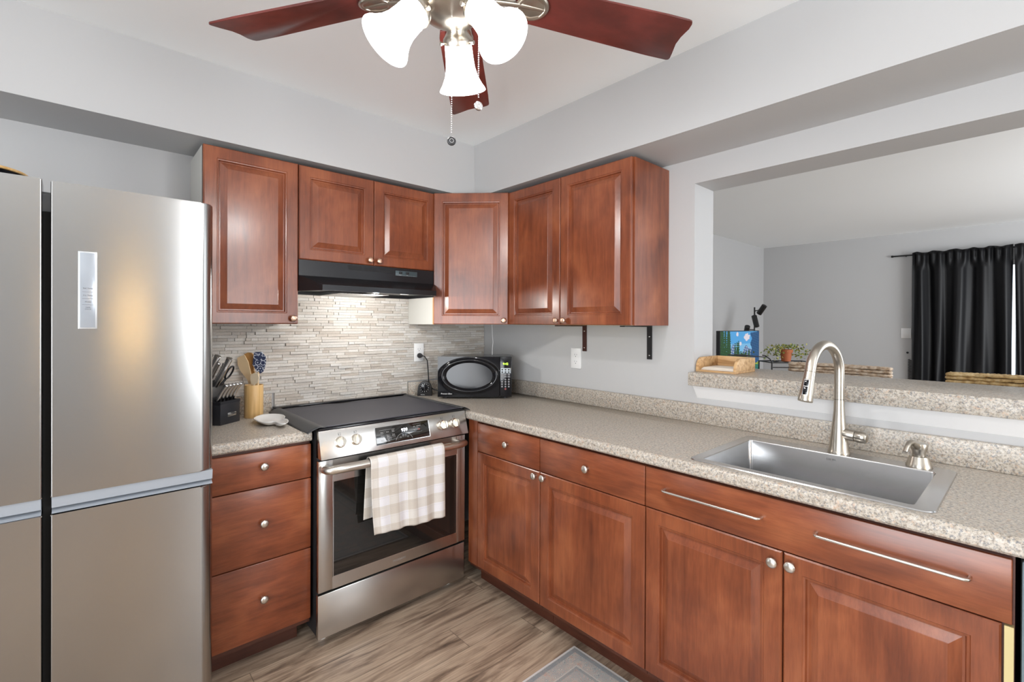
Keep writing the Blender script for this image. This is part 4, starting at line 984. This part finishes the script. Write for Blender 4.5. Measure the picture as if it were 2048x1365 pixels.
curtain('curtain', -1.690, -2.512, 3, 'black curtain panel at the left of the rod, nearest the light switch', skewr=.006)
curtain('curtain', -2.522, -3.45, 5, 'black curtain panel right of the bright gap, cut off by the right edge', skewl=-.012)
t = thing('curtain_rod', 'thin black curtain rod on the far living room wall', 'curtain rod', (5.1, -2.4, 2.2))
MB().tube([(5.148, -1.50, 2.213), (5.148, -3.55, 2.213)], .009, 12).done('rod', M_blackm, t); MB().lathe([(.013, 0), (.013, .02), (0, .022)], (5.148, -1.50, 2.213), (0,1,0), 16).done('finial', M_blackm, t)
for y in (-1.62, -3.5): MB().tube([(5.148, y, 2.205), (5.169, y, 2.205)], .006, 8).done('bracket', M_blackm, t)
t = thing('light_switch', 'white square light switch on the far wall left of the curtain', 'light switch', (5.166, -1.625, 1.28))
bx('wall_plate', (5.162, 5.1695, -1.672, -1.575, 1.222, 1.342), M_white, t, .003); bx('rocker', (5.158, 5.1615, -1.645, -1.602, 1.245, 1.318), M_white, t, .002)
b = MB(); b.tube([(5.145+.012*math.cos(i*.9), -1.665+.018*math.sin(i*.9), .97-i*.0026) for i in range(150)], .0035, 6); b.done('coiled_strap', M_blackp, None, smooth=60, label='dark ribbed coil hanging on the wall beside the black curtain', cat='coil')
b = MB(); b.lathe([(0, 0), (.012, .004), (.012, .014), (0, .02)], (5.168, -1.64, 1.050), (-1,0,0), 14); b.done('wall_hook', M_blackp, None, label='tiny dark hook on the wall under the light switch', cat='hook')
# bar stools
m_rat = mat('woven_rattan', (.62,.48,.33), .6); t_ = NT(m_rat); t_.base(t_.ramp(t_.noise(t_.pos((1,1,1)), 38, 3, .6), (.3, (.42,.28,.17)), (.5, (.66,.52,.39)), (.7, (.80,.71,.60)))); m_gap = mat('weave_gap_shade', (.10,.05,.025), .8)
m_rat2 = mat('golden_rattan', (.60,.40,.17), .6); t_ = NT(m_rat2); t_.base(t_.ramp(t_.noise(t_.pos((1,1,1)), 38, 3, .6), (.3, (.35,.20,.07)), (.5, (.58,.40,.18)), (.7, (.72,.56,.32))))
def stool(y0, y1, x, ztop, m, lab):
    yc = (y0+y1)/2; hw = abs(y1-y0)/2; t = thing('bar_stool', lab, 'bar stool', (x, yc, 0))
    b = MB(); rows = 22; dz = .0185
    npt = 160; hx = .030
    for r_ in range(rows):
        z = ztop-.012-r_*dz; pts = []
        Ls, Ws = 2*(hw-.02), 2*(hx-.012); per = 2*Ls+2*Ws
        for i in range(npt):
            d_ = per*i/npt; wob = .0065*math.sin(2*PI*i/8+(r_%2)*PI); zz_ = .0012*math.sin(2*PI*i/37+r_*2)
            if d_ < Ls: px_, py_, nx_, ny_ = -hx, -Ls/2+d_, -1, 0
            elif d_ < Ls+Ws: px_, py_, nx_, ny_ = -Ws/2+(d_-Ls), hw, 0, 1
            elif d_ < 2*Ls+Ws: px_, py_, nx_, ny_ = hx, Ls/2-(d_-Ls-Ws), 1, 0
            else: px_, py_, nx_, ny_ = Ws/2-(d_-2*Ls-Ws), -hw, 0, -1
            pts.append((x+px_+nx_*wob-.05*(py_/hw)**2, yc+py_+ny_*wob*.6, z+zz_))
        b.tube(pts, .0094, 7, closed=True)
    for s3 in (.62, .25): b.tube([(x+hx*s3*sg_-.05*q_*q_, yc+q_*(hw-.01), ztop-.010+.003*math.sin(q_*40+s3*9)) for sg_ in (-1, 1) for q_ in ([-1+2*k_/40 for k_ in range(41)] if sg_ < 0 else [1-2*k_/40 for k_ in range(41)])], .0085, 7, closed=True)
    ys_ = [-1+2*k_/12 for k_ in range(13)]; pp = [(x+.018-.05*q_*q_, yc+q_*(hw-.012)) for q_ in ys_]+[(x-.018-.05*q_*q_, yc+q_*(hw-.012)) for q_ in ys_[::-1]]
    b.prism(pp, 'z', ztop-.012-rows*dz, ztop-.020, mi=1)  # dark core colours in the shade between the strands
    b.done('woven_back', [m, m_gap], t, smooth=70)
    b = MB()
    for r_ in range(14):
        pts = []; s_ = 1-r_*.0
        for i in range(60):
            a = 2*PI*i/60; e = .3; px_ = .2*math.copysign(abs(math.cos(a))**e, math.cos(a)); py_ = (hw-.01)*math.copysign(abs(math.sin(a))**e, math.sin(a))
            pts.append((x-.22+px_*(1+.01*math.sin(i*PI/2+r_*PI)), yc+py_*(1+.01*math.sin(i*PI/2+r_*PI)), ztop-.47-.017*min(r_, 6)))
            if r_ >= 7: f_ = 1-(r_-6)*.12; pts[-1] = (x-.22+px_*f_, yc+py_*f_, ztop-.462)
        b.tube(pts, .009, 6, closed=True)
    b.box(x-.40, x-.04, yc-hw+.03, yc+hw-.03, ztop-.56, ztop-.468); b.done('woven_seat', m, t, smooth=70)
    for sx_ in (-.39, -.04):
        for sy in (-1, 1): MB().tube([(x+sx_, yc+sy*(hw-.03), ztop-.5), (x+sx_*1.02, yc+sy*(hw-.02), 0)], [.018, .014], 10).done('leg', M_beech2, t)
    for sy in (-1, 1): MB().tube([(x-.395, yc+sy*(hw-.022), .25), (x-.045, yc+sy*(hw-.022), .25)], .009, 8).done('foot_rail', M_beech2, t)
stool(-1.560, -2.100, 1.46, 1.128, m_rat, 'pale woven rattan bar stool behind the ledge, seen behind the faucet')
stool(-2.360, -2.900, 1.40, 1.126, m_rat2, 'golden woven rattan bar stool in front of the black curtain, at the right edge')
# television with a generic mountain lake picture
A_ = at(1440.0, 663.3, 4.9); B_ = at(1518.6, 661.5, 5.35); tw = (B_-A_); tw.z = 0; TW = tw.length; tw.normalize(); tn = Vector((tw.y, -tw.x, 0)); TH = .455
if tn.dot(cam_pos-A_) < 0: tn = -tn
o_ = Vector((A_.x, A_.y, 1.312-TH)); TXF = frame(o_, tw, tn)
t = thing('television', 'flat screen television showing a mountain lake landscape in the living room', 'television', (o_.x+tw.x*.3, o_.y+tw.y*.3, .72))
MB(TXF).box(0, TW, -.045, 0, 0, TH, bev=.004).done('casing', M_blackp, t)
b = MB(TXF); lay = b.bm.loops.layers.float_color.new('pic'); nx, nz = 110, 66
rn = random.Random(4)
trees = [(rn.uniform(.34,.46), rn.uniform(.62,.82), rn.uniform(.014,.022)) for _ in range(8)]+[(rn.uniform(.5,.75), rn.uniform(.45,.58), .012) for _ in range(14)]+[(.05,1.3,.05),(.12,1.25,.03),(.20,1.3,.055),(.01,1.2,.04)]
def pic(u, v):
    n_ = math.sin(u*83+v*31)*math.sin(u*41-v*67)
    if v < .17: return (.03+.03*n_, .16+.06*n_+.2*v, .14+.04*n_)
    if v < .22+.025*math.sin(u*40)+.02*math.sin(u*17): return (.45, .52, .06) if n_ > -.2 else (.12,.25,.03)
    for tx, th, tw_ in trees:
        if v < th and abs(u-tx) < tw_*(1-(v/th)**2)+.016*abs(math.sin(v*60))*(v/th < .97): return (.02+.03*max(0,n_), .07+.09*max(0,n_), .03)
    if u > .78+.02*math.sin(v*25) and v < 1.0-.15*(1-u): return (.02+.02*max(0,n_), .10+.06*n_, .24+.06*n_)
    if v < .36+.05*math.sin(u*25)+.05*abs(math.sin(u*70)): return (.015, .08, .05)
    if v < .48+.26*math.exp(-((u-.32)/.05)**2)+.17*math.exp(-((u-.68)/.10)**2)+.04*math.sin(u*33): return (.10+.1*max(0,n_), .22+.1*n_, .40) if n_ < .35 else (.55,.60,.68)
    w_ = .35*math.sin(u*60)*math.sin(v*50)
    if ((u-.67)/.085)**2+((v-.86)/.10)**2 < .8+w_ or ((u-.50)/.035)**2+((v-.70)/.05)**2 < .8 or ((u-.42)/.03)**2+((v-.93)/.05)**2 < 1: return (.85,.78,.85)
    return (.10, .42, .82) if v > .7 else (.22,.55,.86)
for i in range(nx):
    for j in range(nz):
        u, v = (i+.5)/nx, (j+.5)/nz; e_ = .007
        X0, X1 = e_+(TW-2*e_)*i/nx, e_+(TW-2*e_)*(i+1)/nx; Z0, Z1 = e_+(TH-2*e_)*j/nz, e_+(TH-2*e_)*(j+1)/nz
        f_ = b.quad((X0, .0008, Z0), (X1, .0008, Z0), (X1, .0008, Z1), (X0, .0008, Z1)); c_ = pic(u, v)
        for lp in f_.loops: lp[lay] = (*c_, 1)
m = emit('lit_screen', (1,1,1), .5); t_ = NT(m); at_ = t_.n('ShaderNodeAttribute', attribute_name='pic'); t_.l(at_.outputs['Color'], t_.b.inputs['Emission Color'])
b.done('screen', m, t, smooth=0)
MB(TXF).box(TW/2-.03, TW/2+.03, -.06, -.03, -.10, .10).done('stand_neck', M_blackp, t); MB(TXF).box(TW/2-.16, TW/2+.16, -.14, .06, -.115, -.10).done('stand_foot', M_blackp, t)
zb = o_.z-.1155
t = thing('console_table', 'low dark console table carrying the television', 'table', (o_.x+tw.x*.38, o_.y+tw.y*.38, 0))
MB(TXF).box(-.1, TW+.1, -.3, .18, -o_.z+zb-.03, -o_.z+zb, bev=.003).done('table_top', M_beech2, t)
for x in (-.07, TW+.07):
    for y in (-.27, .15): MB(TXF).box(x-.02, x+.02, y-.02, y+.02, -o_.z, -o_.z+zb-.0305).done('leg', M_beech2, t)
# spotlight floor lamp
L0 = at(1509, 640, 5.9)
t = thing('floor_lamp', 'black floor lamp with three spotlight heads in the far corner', 'floor lamp', (L0.x, L0.y, 0))
MB().tube([(L0.x, L0.y, .02), (L0.x, L0.y, at(1509, 615, 5.9).z)], .009, 12).done('pole', M_blackm, t); MB().lathe([(.13, 0), (.13, .015), (.02, .022), (0, .022)], (L0.x, L0.y, 0), n=32).done('base', M_blackm, t)
for (u1, v1_, u2, v2_, uj, vj) in ((1517.5, 628.5, 1529.5, 611, 1509, 622.5), (1508, 632, 1513.5, 654, 1509, 640), (1492.5, 666, 1495, 653, 1509, 660)):
    a1, a2, jn = at(u1, v1_, 5.86), at(u2, v2_, 5.80), at(uj, vj, 5.9); b = MB(); dd2 = (a2-a1).normalized(); ln = (a2-a1).length
    b.lathe([(0, 0), (.028, 0), (.031, .004), (.031, ln-.002), (.028, ln), (0, ln-.01)], a1, dd2, 20, cap=False); h_ = b.done('spot_head', M_blackm, t, smooth=50)
    MB().tube([jn, (a1+a2)/2], .006, 8).done('joint_arm', M_blackm, h_)
# potted plant on metal stand
PC = at(1572, 723, 4.6); zs_ = PC.z
t = thing('plant_stand', 'black metal plant stand with curled ends behind the ledge', 'plant stand', (PC.x, PC.y, 0))
rw = Vector((_r.x, _r.y, 0)).normalized(); fw_ = Vector((_f.x, _f.y, 0)).normalized()
def pc(a, c, z): return Vector((PC.x, PC.y, 0))+rw*a+fw_*c+Vector((0,0,z))
b = MB()
for c_ in (-.12, .12): b.tube([pc(-.20, c_, zs_-.006), pc(.22, c_, zs_-.006)], .006, 8)
for a_ in (-.20, -.10, 0, .11, .22): b.tube([pc(a_, -.12, zs_-.006), pc(a_, .12, zs_-.006)], .005, 8)
b.done('shelf_frame', M_blackm, t, smooth=60)
for a_ in (-.20, .22):
    for c_ in (-.12, .12): MB().tube([pc(a_, c_, zs_-.006), pc(a_, c_, 0)], .007, 8).done('leg', M_blackm, t)
b = MB(); b.tube([pc(-.20, -.12, zs_), pc(-.22, -.12, zs_+.03), pc(-.26, -.12, zs_+.06), pc(-.29, -.12, zs_+.065)], .006, 8); b.done('curl', M_blackm, t)
for z in (zs_-.05,): MB().tube([pc(-.19, -.12, z), pc(.21, -.12, z)], .005, 8).done('cross_bar', M_blackm, t)
t = thing('potted_plant', 'trailing green plant in a terracotta pot on the metal stand', 'plant', (PC.x, PC.y, zs_))
b = MB(); b.lathe([(0, 0), (.040, 0), (.050, .085), (.058, .085), (.060, .115), (.053, .115), (.050, .10), (0, .10)], (PC.x, PC.y, zs_), n=28, cap=False); b.done('pot', M_terra, t, smooth=40)
b = MB(); rn = random.Random(9)
for k in range(330):
    sd_ = rn.choice((-1, -1, 1)); a_ = sd_*abs(rn.gauss(.10, .055)); c_ = rn.gauss(-.01, .05); z = zs_+.12+rn.gauss(.0, .030)-abs(a_)*.42*rn.random()
    if rn.random() < .3: a_ = rn.gauss(0, .05); z = zs_+.13+rn.random()*.03
    p = pc(a_, c_, max(z, zs_+.004)); d_ = Vector((rn.gauss(0,1), rn.gauss(0,1), rn.gauss(0,.7))).normalized(); s_ = d_.cross(Vector((rn.gauss(0,1), rn.gauss(0,1), rn.gauss(0,1)))).normalized(); L = rn.uniform(.013, .022)
    q0, q1, q2, q3, q4, q5 = p, p+d_*L*.4+s_*L*.45, p+d_*L*.9+s_*L*.35, p+d_*L*1.15, p+d_*L*.9-s_*L*.35, p+d_*L*.4-s_*L*.45
    b.f([b.v(q) for q in (q0, q1, q2, q3, q4, q5)], 0 if rn.random() < .55 else 1)
m3 = mat('yellow_green_leaf', (.38,.36,.09), .5); b.done('foliage', [M_leaf, m3], t, smooth=0)
# silvery twig plant behind the jamb
t = thing('twig_plant', 'silvery narrow-leaved plant peeking out behind the wall edge', 'plant', (2.42, -.44, 0))
MB().lathe([(0, 0), (.11, 0), (.14, .25), (.13, .25), (0, .23)], (2.42, -.36, 0), n=28, cap=False).done('pot', M_white, t); MB().tube([(2.42, -.36, .23), (2.42, -.38, 1.0), (2.43, -.40, 1.42)], .006, 8).done('stem', M_leaf2, t)
b = MB(); rn = random.Random(2)
for k in range(46):
    z = rn.uniform(1.20, 1.43); a = rn.uniform(0, 2*PI); L = rn.uniform(.06, .15); d_ = Vector((math.cos(a), math.sin(a), rn.uniform(-.1, .5))).normalized(); p = Vector((2.43, -.40, z)); s_ = d_.cross(Vector((0,0,1))).normalized()*.006
    b.f([b.v(q) for q in (p, p+d_*L*.5+s_, p+d_*L, p+d_*L*.5-s_)])
b.done('leaves', M_leaf2, t, smooth=0)
# unseen bar light, added only for the warm reflection in the refrigerator
t = thing('added_glow_bar', 'unseen warm bar light added behind the camera for its reflection in the refrigerator', 'lamp', (-1.74, -5.39, 1.40))
bx('wall_plate', (-1.80, -1.68, -5.3995, -5.385, 1.36, 1.44), M_nickel, t, .003)
MB().tube([(-1.74, -5.385, 1.40), (-1.74, -5.33, 1.40)], .008, 10).done('arm', M_nickel, t)
MB().tube([(-1.97, -5.32, 1.40), (-1.51, -5.32, 1.40)], .016, 14).done('lit_tube', emit('warm_lit_tube', (1,.60,.22), 32), t)
